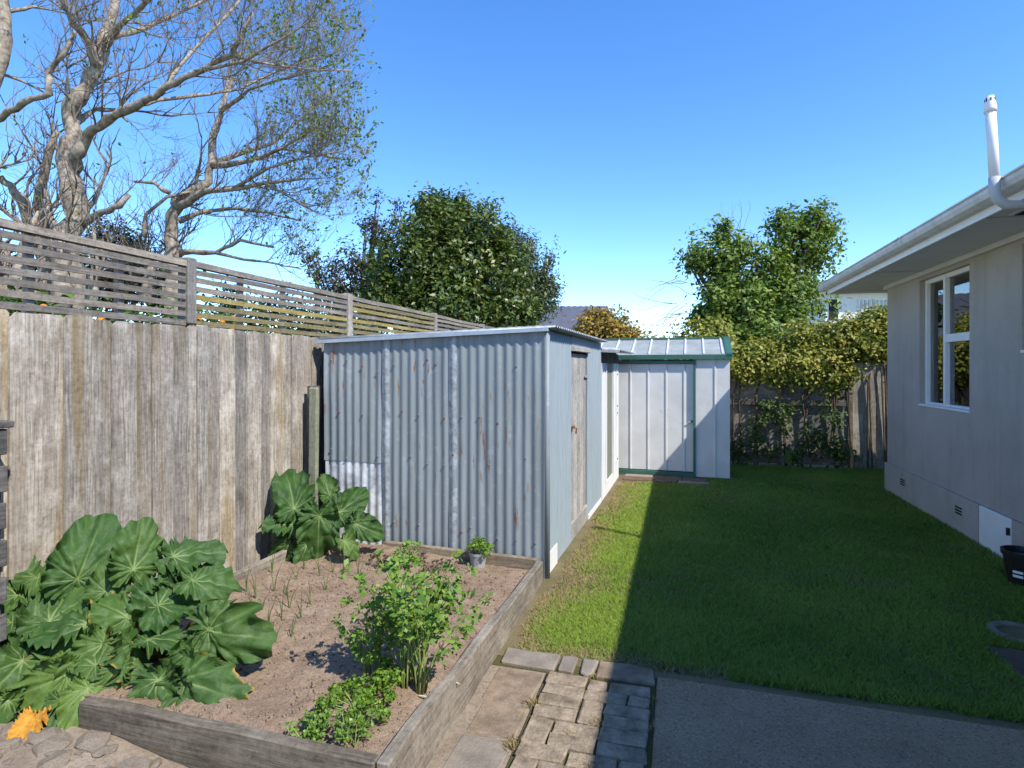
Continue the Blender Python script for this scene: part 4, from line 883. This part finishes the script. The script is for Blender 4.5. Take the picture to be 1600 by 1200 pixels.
for yv, zv in ((7.83, .24), (6.42, .24), (4.6, .24)):
    vt = hb_('vent', STUCCO, XW - .030, XW - .0255, yv - .085, yv + .085, zv - .055, zv + .055)
    for q in range(3): MB().box(-.0335, -.0305, yv - .065 - YE, yv + .065 - YE, zv - .038 + q * .028, zv - .022 + q * .028).build('vent_slot', DARKIN, vt)
def window(y0, y1, z0, z1, cols, label=None):
    fw, dp = .045, .075; xf = .055
    wn = MB(); 
    wn.box(xf, xf + dp, y0 - YE, y0 - YE + fw, z0, z1); wn.box(xf, xf + dp, y1 - YE - fw, y1 - YE, z0, z1); wn.box(xf, xf + dp, y0 - YE + fw, y1 - YE - fw, z0, z0 + fw); wn.box(xf, xf + dp, y0 - YE + fw, y1 - YE - fw, z1 - fw, z1)
    wo = wn.build('window', WPAINT, hs)
    MB().box(-.012, xf - .001, y0 - YE, y1 - YE, z0 - .0, z0 + .022).build('sill', WPAINT, wo, bevel=.003)
    ym = y0 + (y1 - y0) * .57; zm = z0 + (z1 - z0) * .52
    MB().box(xf - .006, xf + dp - .01, ym - YE - .025, ym - YE + .025, z0 + fw, z1 - fw).build('mullion', WPAINT, wo)
    MB().box(xf - .004, xf + dp - .012, y0 - YE + fw, ym - YE - .026, zm - .04, zm + .04).build('transom', WPAINT, wo)
    for (a, b, c, d) in ((y0 + fw, ym - .025, z0 + fw, zm - .04), (y0 + fw, ym - .025, zm + .04, z1 - fw), (ym + .025, y1 - fw, z0 + fw, z1 - fw)): MB().box(xf + .035, xf + .04, a - YE, b - YE, c, d).build('pane', GLASS, wo)
    MB().box(TH + .05, TH + .08, y1 - YE - .3, y1 - YE + .1, z0 - .1, z1).build('curtain', CURT, wo)
window(WY0, WY1, WZ0, WZ1, 2); window(VY0, VY1, VZ0, WZ1, 2)
MB().box(TH + 1.5, TH + 1.55, -5.5, -.3, .4, 2.6).build('inner_wall', DARKIN, hs); MB().box(TH + .01, 6.9, -14, -.3, .39, .42).build('inner_floor', DARKIN, hs)
EX = 2.03; EY = 8.95
mb = MB(); mb.box(EX - XW + .02, 7.5, -15, EY - YE - .02, 2.662, 2.675); mb.build('soffit', SOFFM, hs)
for yj in (7.2, 4.8, 2.4): hb_('soffit_joint', SOFFM, EX + .03, XW, yj, yj + .03, 2.654, 2.661)
hb_('soffit_mould', SOFFM, XW - .035, XW - .001, -6, YE + .03, 2.615, 2.661); hb_('soffit_mould', SOFFM, XW, 9, YE + .001, YE + .035, 2.615, 2.661)
sv = hb_('soffit_vent', SOFFM, 2.2, 2.45, 4.55, 4.75, 2.652, 2.6615); hb_('vent_mesh', DARKIN, 2.225, 2.425, 4.575, 4.725, 2.648, 2.6515, sv)
hb_('fascia', WPAINT, EX, EX + .02, -6, EY, 2.635, 2.80); hb_('fascia', WPAINT, EX + .021, 9, EY - .02, EY, 2.635, 2.80)
def gutter(parent):
    prof = [(0, .0), (-.05, 0), (-.085, .02), (-.10, .05), (-.10, .075), (-.112, .08), (-.112, .09), (-.09, .09), (-.09, .05), (-.07, .02), (0, .015)]
    MB().prism([(a + EX - XW, b + 2.69) for a, b in prof], 'y', -6 - YE, EY - YE + .1).build('gutter', GUTT, parent)
    MB().prism([(-a + EY - YE, b + 2.69) for a, b in prof], 'x', EX - XW - .1, 6).build('gutter', GUTT, parent)
    for yj in (7.55, 5.9, 3.2): MB().prism([(a * 1.03 + EX - XW - .002, b * 1.02 + 2.689) for a, b in prof], 'y', yj - YE, yj - YE + .05).build('gutter_joiner', GUTT, parent)
gutter(hs)
mb = MB(); z0 = 2.78; mb.add([(EX - XW - .05, EY - YE + .05, z0), (EX - XW - .05, -6 - YE, z0), (8, -6 - YE, z0), (8, EY - YE + .05, z0), (2.8, -2.8, z0 + 1.15), (2.8, -10, z0 + 1.15), (4, -10, z0 + 1.15), (4, -2.8, z0 + 1.15)], [(0, 1, 5, 4), (1, 2, 6, 5), (2, 3, 7, 6), (3, 0, 4, 7), (4, 5, 6, 7), (3, 2, 1, 0)])
mb.build('roof', m_simple('roof_iron', (.30, .12, .09), .6, .3, .15, 3), hs)
# vent pipe clear of the gutter
vp = MB(); yp = 4.22 - YE; xp = EX - XW - .145
pipe = vp.tube([(xp, yp, 2.76), (xp - .01, yp, 2.98), (xp - .022, yp, 3.20)], .028, 14).build('vent_pipe', UPVC, hs, smooth=True)
MB().tube([(xp - .022, yp, 3.185), (xp - .022, yp, 3.21), (xp - .023, yp, 3.235), (xp - .024, yp, 3.285), (xp - .024, yp, 3.29)], [.033, .033, .030, .021, .01], 14).build('vent_cowl', UPVC, pipe, smooth=True)
for a in range(7): MB().box(-.002, .002, -.003, .003, -.010, .010).build('cowl_slot', DARKIN, pipe, (xp - .024 + .0255 * math.cos(a * .9), yp + .0255 * math.sin(a * .9), 3.26), rot=(0, 0, a * .9))
MB().tube([(xp, yp, 2.78), (xp, yp, 2.70), (xp + .015, yp, 2.645), (xp + .06, yp, 2.605), (xp + .12, yp, 2.60), (.0 - .06, yp, 2.60), (-.04, yp, 2.58), (-.04, yp, 2.5), (-.04, yp, .1)], [.031, .031, .030, .029, .028, .028, .028, .028, .028], 14).build('waste_pipe', SHADEP, pipe, smooth=True)
def flower_pot(name, label, loc, r0, r1, h, mat, cat='pot'):
    t = thing(name, label, cat, loc); mb = MB(); n_ = 24
    prof = [(r0 * .96, 0), (r1, h * .86), (r1 * 1.07, h * .86), (r1 * 1.09, h), (r1 * .98, h), (r1 * .95, h * .8), (r0 * .9, .01), (0.001, .01)]
    V = [(r_ * math.cos(6.28318 * j / n_), r_ * math.sin(6.28318 * j / n_), z) for r_, z in prof for j in range(n_)]
    Fc = [(i * n_ + j, i * n_ + (j + 1) % n_, (i + 1) * n_ + (j + 1) % n_, (i + 1) * n_ + j) for i in range(len(prof) - 1) for j in range(n_)]
    mb.add(V, Fc).build('pot_body', mat, t, smooth=False)
    MB().prism([(r1 * .94 * math.cos(i * .5236), r1 * .94 * math.sin(i * .5236)) for i in range(12)], 'z', h * .76, h * .8).build('potting_soil', SOIL, t); return t
bpt = flower_pot('plant_pot', 'black plastic plant pot standing by the white hatch of the house', (2.46, 5.1, .0), .095, .125, .25, BLACKP)
mb = MB()
for q in range(2): MB().box(-.03, .03, -.002, 0, 0, .018).build('pot_sticker', WPAINT, bpt, (-.075, -.082, .07 + q * .03), rot=(.1, 0, -.75))

# ------------------------------------------------------------------ rhubarb
def m_rhub():
    t = NT('rhubarb_leaf'); v = t.n('VertexColor', layer_name='col').outputs[0]; s = t.n('SeparateColor', {0: v})
    ve = t.n('Math', {0: s.outputs[0], 1: 2.2}, operation='POWER').outputs[0]
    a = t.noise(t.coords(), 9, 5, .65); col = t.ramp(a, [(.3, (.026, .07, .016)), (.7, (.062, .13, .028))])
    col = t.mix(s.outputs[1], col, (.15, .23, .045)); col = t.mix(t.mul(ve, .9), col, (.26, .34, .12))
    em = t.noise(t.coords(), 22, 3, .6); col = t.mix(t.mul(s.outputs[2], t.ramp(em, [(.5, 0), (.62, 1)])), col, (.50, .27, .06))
    t.bump(t.noise(t.coords(), 30, 4, .6), .6, .012); t.fin(col, .55, .3)
    tr = t.n('BsdfTranslucent', {'Color': t.mix(1, col, (1.3, 1.4, .5), 'MULTIPLY')}); mx = t.n('MixShader', {0: .22, 1: t.b.outputs[0], 2: tr.outputs[0]}); t.t.links.new(mx.outputs[0], t.out.inputs[0]); return t.m
RHUB = m_rhub(); STALK = m_simple('rhubarb_stalk', (.15, .21, .05), .45, .4, .25, 10, c2=(.28, .06, .03))
YELLOWL = m_simple('withered_leaf', (.42, .20, .03), .85, .15, .5, 18, .5, 40)
RT_TAB = [(0, 1.0), (10, .95), (28, .76), (55, .53), (85, .43), (115, .42), (140, .41), (160, .32), (172, .2), (180, .10)]
def rad_at(a):
    a = abs(a)
    for (a0, r0), (a1, r1) in zip(RT_TAB[:-1], RT_TAB[1:]):
        if a <= a1: return r0 + (r1 - r0) * (a - a0) / (a1 - a0)
    return .1
VEINS = [0, 32, -32, 68, -68, 105, -105, 140, -140]
def rhubarb_leaf(Ln, seed, light=0, ruffle=1.0, burnt=0):
    r = random.Random(seed); NA, NR = 96, 14; V = [(0, 0, 0)]; K = [(1, light, 0)]; ph = r.uniform(0, 6); ph2 = r.uniform(0, 6); ph3 = r.uniform(0, 6); droop = r.uniform(.35, 1.0); cup = r.uniform(-.5, .9); tw = r.uniform(-.25, .25)
    for j in range(1, NR + 1):
        rho = j / NR
        for i in range(NA):
            a = -180 + 360 * i / NA; th = math.radians(a)
            cx, cy = math.cos(th), math.sin(th); e1 = mnoise.noise(Vector((cx * 2.2 + ph, cy * 2.2, seed))); e2 = mnoise.noise(Vector((cx * 6 + ph2, cy * 6, seed))); e3 = mnoise.noise(Vector((cx * 13 + ph3, cy * 13, seed)))
            lobing = 1 + .12 * e1 + (.075 * e2 + .05 * e3) * rho ** 3
            rr_ = Ln * rad_at(a) * lobing * rho * .88; x = rr_ * math.cos(th); y = rr_ * math.sin(th)
            dv = min(abs((a - v + 180) % 360 - 180) for v in VEINS)
            puck = .022 * Ln * math.sin(min(1, dv / 17) * math.pi / 2) * min(1, rho * 2.2)
            ruf = ruffle * Ln * (.16 * rho ** 2.2 * mnoise.noise(Vector((cx * 2.5 - ph, cy * 2.5, seed + 9))) + .30 * rho ** 4 * mnoise.noise(Vector((cx * 6 - ph2, cy * 6, seed + 5))) + .26 * rho ** 6 * mnoise.noise(Vector((cx * 14, cy * 14 + ph3, seed))))
            qk = .09 * Ln * mnoise.noise(Vector((x * 11, y * 11, seed * 1.7))) + .055 * Ln * mnoise.noise(Vector((x * 30, y * 30, seed * 1.7)))
            z = puck + ruf + qk - droop * (x / Ln) ** 2 * Ln * .55 + cup * (y / Ln) ** 2 * Ln + tw * x * y / Ln
            V.append((x, y, z)); ed = 1 if rho > .93 else 0
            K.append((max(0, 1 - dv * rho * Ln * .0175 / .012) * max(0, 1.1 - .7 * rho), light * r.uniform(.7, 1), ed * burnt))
    T3 = [(0, 1 + i, 1 + (i + 1) % NA) for i in range(NA)]; Q4 = [(1 + j*NA + i, 1 + (j+1)*NA + i, 1 + (j+1)*NA + (i+1) % NA, 1 + j*NA + (i+1) % NA) for j in range(NR - 1) for i in range(NA)]
    m = bpy.data.meshes.new('leaf'); m.from_pydata(V, [], T3 + Q4); m.update(); m.polygons.foreach_set('use_smooth', [True] * len(m.polygons))
    ca = m.color_attributes.new('col', 'FLOAT_COLOR', 'POINT'); ca.data.foreach_set('color', [c for k_ in K for c in (*k_, 1)]); m.materials.append(RHUB); return m
def rhubarb(label, crown, leaves, group):
    crown = Vector(crown); t = thing('rhubarb_plant', label, 'rhubarb', crown, 0, group)
    for i, (px, py, d, alpha, Ln, nv, light, burnt) in enumerate(leaves):
        j = P(px, py, d) - crown; up, rt, tc = nv
        n_ = (Vector((0, 0, up + rnd.uniform(-.3, .35))) + RT * (rt + rnd.uniform(-.5, .45)) - FW * (tc + rnd.uniform(-.45, .15))).normalized(); im = RT * math.cos(R(alpha)) + Vector((0, 0, math.sin(R(alpha)))) + FW * (-.25 if math.sin(R(alpha)) < 0 else .15)
        tip = (im - n_ * im.dot(n_)).normalized(); sd = n_.cross(tip)
        M_ = Matrix((tip, sd, n_)).transposed().to_4x4(); M_.translation = j
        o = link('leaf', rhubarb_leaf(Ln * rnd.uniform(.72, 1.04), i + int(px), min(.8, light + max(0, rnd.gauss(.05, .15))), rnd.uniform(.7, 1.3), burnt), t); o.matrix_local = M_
        s0 = Vector((rnd.uniform(-.06, .06), rnd.uniform(-.06, .06), -.02)); mid = (s0 + j) * .5 + Vector((0, 0, .06)) - tip * .05 + FW * .05 - n_ * .05
        pts = [s0, s0.lerp(mid, .5), mid, mid.lerp(j, .6) - n_ * .02, j - n_ * .012]
        MB().tube(pts, [.016, .014, .012, .010, .006], 7).build('stalk', STALK, t, smooth=True)
    return t
def dd(py): return 2.86 - (py - 850) / 270 * .5
NU, NC, NR_, NL = (.7, .35, .65), (.35, .3, .9), (.6, .75, .4), (.75, -.25, .6)
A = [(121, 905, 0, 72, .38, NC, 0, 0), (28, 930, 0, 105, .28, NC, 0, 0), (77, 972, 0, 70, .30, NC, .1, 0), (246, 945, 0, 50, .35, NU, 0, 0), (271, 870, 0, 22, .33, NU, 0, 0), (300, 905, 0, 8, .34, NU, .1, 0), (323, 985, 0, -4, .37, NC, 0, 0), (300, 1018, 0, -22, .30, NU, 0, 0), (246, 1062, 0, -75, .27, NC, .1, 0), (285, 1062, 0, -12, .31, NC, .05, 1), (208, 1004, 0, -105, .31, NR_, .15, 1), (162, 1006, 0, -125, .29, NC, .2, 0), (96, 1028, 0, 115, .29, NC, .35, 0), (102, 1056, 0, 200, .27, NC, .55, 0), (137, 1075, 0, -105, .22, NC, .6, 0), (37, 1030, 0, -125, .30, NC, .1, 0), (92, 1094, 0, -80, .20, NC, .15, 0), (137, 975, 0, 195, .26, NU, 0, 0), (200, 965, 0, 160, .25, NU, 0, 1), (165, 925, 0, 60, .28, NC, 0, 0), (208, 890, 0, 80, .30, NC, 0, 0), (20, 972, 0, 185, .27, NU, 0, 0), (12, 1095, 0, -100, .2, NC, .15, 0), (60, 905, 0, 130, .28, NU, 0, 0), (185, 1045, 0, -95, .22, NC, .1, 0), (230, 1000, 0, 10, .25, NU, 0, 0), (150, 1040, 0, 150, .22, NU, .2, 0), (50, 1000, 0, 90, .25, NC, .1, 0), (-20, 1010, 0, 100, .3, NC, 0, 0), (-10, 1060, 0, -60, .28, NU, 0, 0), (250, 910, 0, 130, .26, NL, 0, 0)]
A = [(a, b, dd(b), *r_) for a, b, _, *r_ in A]
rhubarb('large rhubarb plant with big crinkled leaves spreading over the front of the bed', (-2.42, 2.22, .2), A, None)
B_ = [(a_, b_, c_ - .12, *r_) for a_, b_, c_, *r_ in [(460, 795, 4.5, 97, .40, NC, 0, 0), (499, 806, 4.4, -88, .38, NC, 0, 0), (530, 800, 4.5, 38, .37, NC, 0, 0), (556, 818, 4.45, -20, .33, NC, 0, 0), (458, 822, 4.45, 195, .32, NU, 0, 0), (450, 852, 4.4, 218, .30, NC, 0, 0), (515, 775, 4.6, 110, .22, NC, .1, 0), (537, 845, 4.35, -45, .2, NC, .3, 0), (480, 850, 4.4, -110, .25, NC, 0, 0)]]
rhubarb('smaller rhubarb plant growing in the bed corner against the corrugated shed', (*G(503, 850, .19).xy, .17), B_, None)
yl = thing('withered_leaf', 'withered orange yellow rhubarb leaf lying on the stones', 'leaf', G(55, 1135, .12))
ym = rhubarb_leaf(.15, 5, 0, .9, 0); ym.materials[0] = YELLOWL; o = link('leaf_blade', ym, yl, (0, 0, .03), (.08, .25, -1.2))

# ------------------------------------------------------------------ herbs and seedlings
def sz(p): return soil_z(p.x, p.y)
def on_soil(px, py):
    z = .16
    for _ in range(4): p = G(px, py, z); z = sz(p)
    return Vector((p.x, p.y, z))
L_CEL = m_leaf('celery_leaves', [(.1, (.05, .115, .014)), (.5, (.115, .225, .026)), (.85, (.21, .32, .05)), (.97, (.40, .41, .10))], .42, .4, .3)
L_PAR = m_leaf('curly_parsley_leaves', [(.1, (.05, .12, .01)), (.5, (.12, .23, .02)), (.9, (.22, .33, .04))], .45, .35, .3)
CST = m_leaf('celery_stems', [(.1, (.16, .24, .05)), (.6, (.30, .36, .11)), (.95, (.50, .48, .22))], .4, .4, .2)
def compound_leaf(pts, nrm, p, d, s, rr_, n_=7):
    # a lobed leaf: fan of small blades
    for k_ in range(n_):
        v = (d + Vector((rr_.uniform(-1, 1), rr_.uniform(-1, 1), rr_.uniform(-.5, .6))) * .85).normalized()
        pts.append(p + v * s * rr_.uniform(.1, .9)); nrm.append(Vector((rr_.uniform(-.6, .6), rr_.uniform(-.8, .3), rr_.uniform(.3, 1))))
def herb(name, label, cat, base, n_st, h, lean, size, leafmat, stem_r=.004, per=6, seed=1, group=None, low=.35, n_l=7, spread=.05):
    rr_ = random.Random(seed); t = thing(name, label, cat, base, 0, group); st = MB(); pts = []; nr_ = []
    for i in range(n_st):
        a = rr_.uniform(0, 6.283); ln = h * rr_.uniform(.5, 1.08); le = lean * rr_.uniform(.15, 1.15); q = Vector((rr_.uniform(-1, 1) * spread, rr_.uniform(-1, 1) * spread, -.01)); d = Vector((math.cos(a), math.sin(a), 0)); path = [q]
        for k_ in range(1, 6):
            f = k_ / 5; path.append(q + d * ln * le * f ** 1.6 + Vector((0, 0, ln * f * (1 - .25 * le * f))))
        st.tube(path, [stem_r * (1.3 - .2 * k_) for k_ in range(6)], 5)
        for k_ in range(per):
            f = low + (1 - low) * (k_ + 1) / per; idx = min(4, int(f * 5)); p = path[idx].lerp(path[min(5, idx + 1)], f * 5 - idx) if idx < 5 else path[5]
            for s_ in (-1, 1):
                sd = Vector((-d.y, d.x, .15)) * s_ * size * 1.3 * (1.25 - .6 * f) + d * .3 * size; e = p + sd * (0 if k_ == per - 1 else 1); compound_leaf(pts, nr_, e, (sd + d * size * .4).normalized(), size, rr_, n_l)
    st.build('stems', CST, t, smooth=True); V, Fc = leaf_quads(np.array([tuple(p) for p in pts]), np.array([tuple(p) for p in nr_]), size * .95, .62, np.random.default_rng(seed))
    link('leaves', npmesh('leaves', V, Fc, leafmat), t); return t
herb('celery_plant', 'tall leafy celery plant with pale stalks in the middle of the bed', 'celery', on_soil(648, 1066), 44, .60, .52, .034, L_CEL, .0036, 4, 3, None, .45, 6, .07)
c2 = herb('celery_plant', 'low side shoots sprawling left of the tall celery plant', 'celery', on_soil(585, 1045), 7, .30, .9, .03, L_CEL, .004, 4, 4, None, .4, 7, .05)
herb('celery_plant', 'small celery seedling behind the tall celery plant', 'celery', on_soil(632, 890), 6, .22, .5, .026, L_CEL, .0035, 3, 14, None, .4, 6, .02)
def curly(name, label, base, n_h, r_, h, hs_, seed, group=None, mat=L_PAR):
    rr_ = random.Random(seed); t = thing(name, label, 'parsley', base, 0, group); st = MB(); pts = []; nr_ = []
    for i in range(n_h):
        a = rr_.uniform(0, 6.283); q = r_ * math.sqrt(rr_.random()); e = Vector((math.cos(a) * q, math.sin(a) * q, h * rr_.uniform(.45, 1) * (1 - .4 * (q / r_) ** 2))); st.tube([(0, 0, -.01), (e.x * .4, e.y * .4, e.z * .6), e], [.0025, .002, .0015], 4)
        for k_ in range(70):
            v = Vector((rr_.gauss(0, 1), rr_.gauss(0, 1), rr_.gauss(0, .7))).normalized(); pts.append(e + v * hs_ * rr_.uniform(.5, 1)); nr_.append(v + Vector((0, 0, .4)) + Vector((rr_.uniform(-.6, .6), rr_.uniform(-.6, .6), 0)))
    st.build('stems', CST, t); V, Fc = leaf_quads(np.array([tuple(p) for p in pts]), np.array([tuple(p) for p in nr_]), .016, .8, np.random.default_rng(seed)); link('leaves', npmesh('leaves', V, Fc, mat), t); return t
curly('parsley_plant', 'curly parsley clump between the celery and the front board', on_soil(560, 1125), 20, .15, .17, .030, 5)
curly('parsley_plant', 'curly parsley clump at the foot of the tall celery', on_soil(585, 1085), 12, .11, .16, .028, 6)
herb('parsley_plant', 'small flat leaved parsley plant beside the front board', 'parsley', on_soil(483, 1158), 12, .13, .7, .018, L_CEL, .0025, 3, 7, None, .3, 6, .03)
herb('parsley_plant', 'flat leaved parsley sprig in the front corner of the bed', 'parsley', on_soil(548, 1165), 10, .14, .55, .018, L_CEL, .0025, 3, 17, None, .3, 6, .03)
pp = on_soil(747, 884); pt = flower_pot('plant_pot', 'small grey plastic pot standing in the bed by the corrugated wall', (pp.x, pp.y, pp.z - .02), .05, .066, .13, CLEARP)
curly('parsley_plant', 'curly parsley growing in the small grey plastic pot', (pp.x, pp.y, pp.z + .08), 14, .10, .14, .032, 9)
ONI = m_leaf('onion_blades', [(.1, (.06, .11, .03)), (.9, (.14, .20, .06))], .45, .4, .15)
rr = random.Random(12); onion_px = [(428, 925), (440, 965), (447, 930), (462, 905), (475, 890), (452, 950), (500, 900), (510, 922), (520, 895), (535, 905), (418, 985), (470, 965), (455, 995), (430, 1005), (385, 925), (400, 935), (485, 945), (545, 885), (410, 950), (425, 895), (560, 905), (395, 960)]
OM = []
for i in range(5):
    mb = MB()
    for k_ in range(rr.randint(2, 4)):
        a = rr.uniform(0, 6.28); h = rr.uniform(.10, .20); l = rr.uniform(.1, .5); mb.tube([(0, 0, -.01), (math.cos(a) * l * h * .3, math.sin(a) * l * h * .3, h * .5), (math.cos(a) * l * h, math.sin(a) * l * h, h)], [.003, .0026, .0008], 5)
    OM.append(mb.mesh('onion_seedling', ONI))
for i, (a, b) in enumerate(onion_px):
    o = link('onion_seedling', OM[i % 5], None, on_soil(a, b), (0, 0, rr.uniform(0, 6))); tag(o, 'thin upright onion seedling growing in the dry soil beside the rhubarb', 'onion', 'onion seedlings in the bed')
L_BEET = m_leaf('beet_leaves', [(.1, (.03, .012, .012)), (.6, (.075, .03, .025)), (.95, (.07, .09, .025))], .45, .4, .2)
for i, (a, b) in enumerate([(592, 884), (655, 885), (690, 890), (672, 902), (612, 890)]):
    herb('beet_seedling', 'small dark red beet seedling in the soil near the back board', 'beet', on_soil(a, b), 6, .10, .7, .026, L_BEET, .0025, 2, 60 + i, 'beet seedlings along the back board', .6, 3, .01)
p = on_soil(826, 884); tag(MB().box(-.012, .012, -.006, .006, -.05, .20).build('wooden_stake', STAKEM, None, p, rot=(.0, .05, .3), bevel=.002), 'small brown stake stuck in the bed corner near the corrugated shed', 'stake')
DS = m_simple('dry_stalk', (.50, .42, .28), .8, .2, .2, 20)
for i, (a, b, c_, d_) in enumerate([(700, 1066, 718, 1072), (655, 1090, 676, 1098)]):
    u, v = on_soil(a, b), on_soil(c_, d_); tag(MB().tube([(0, 0, .008), tuple((v - u) * .5 + Vector((0, 0, .014))), tuple(v - u + Vector((0, 0, .008)))], .004, 6).build('dry_stalk', DS, None, u), ['dry straw coloured stalk lying between the tall celery and the side board', 'dry straw coloured stalk lying between the tall celery and the curly parsley'][i], 'stalk', 'dry stalks by the celery')
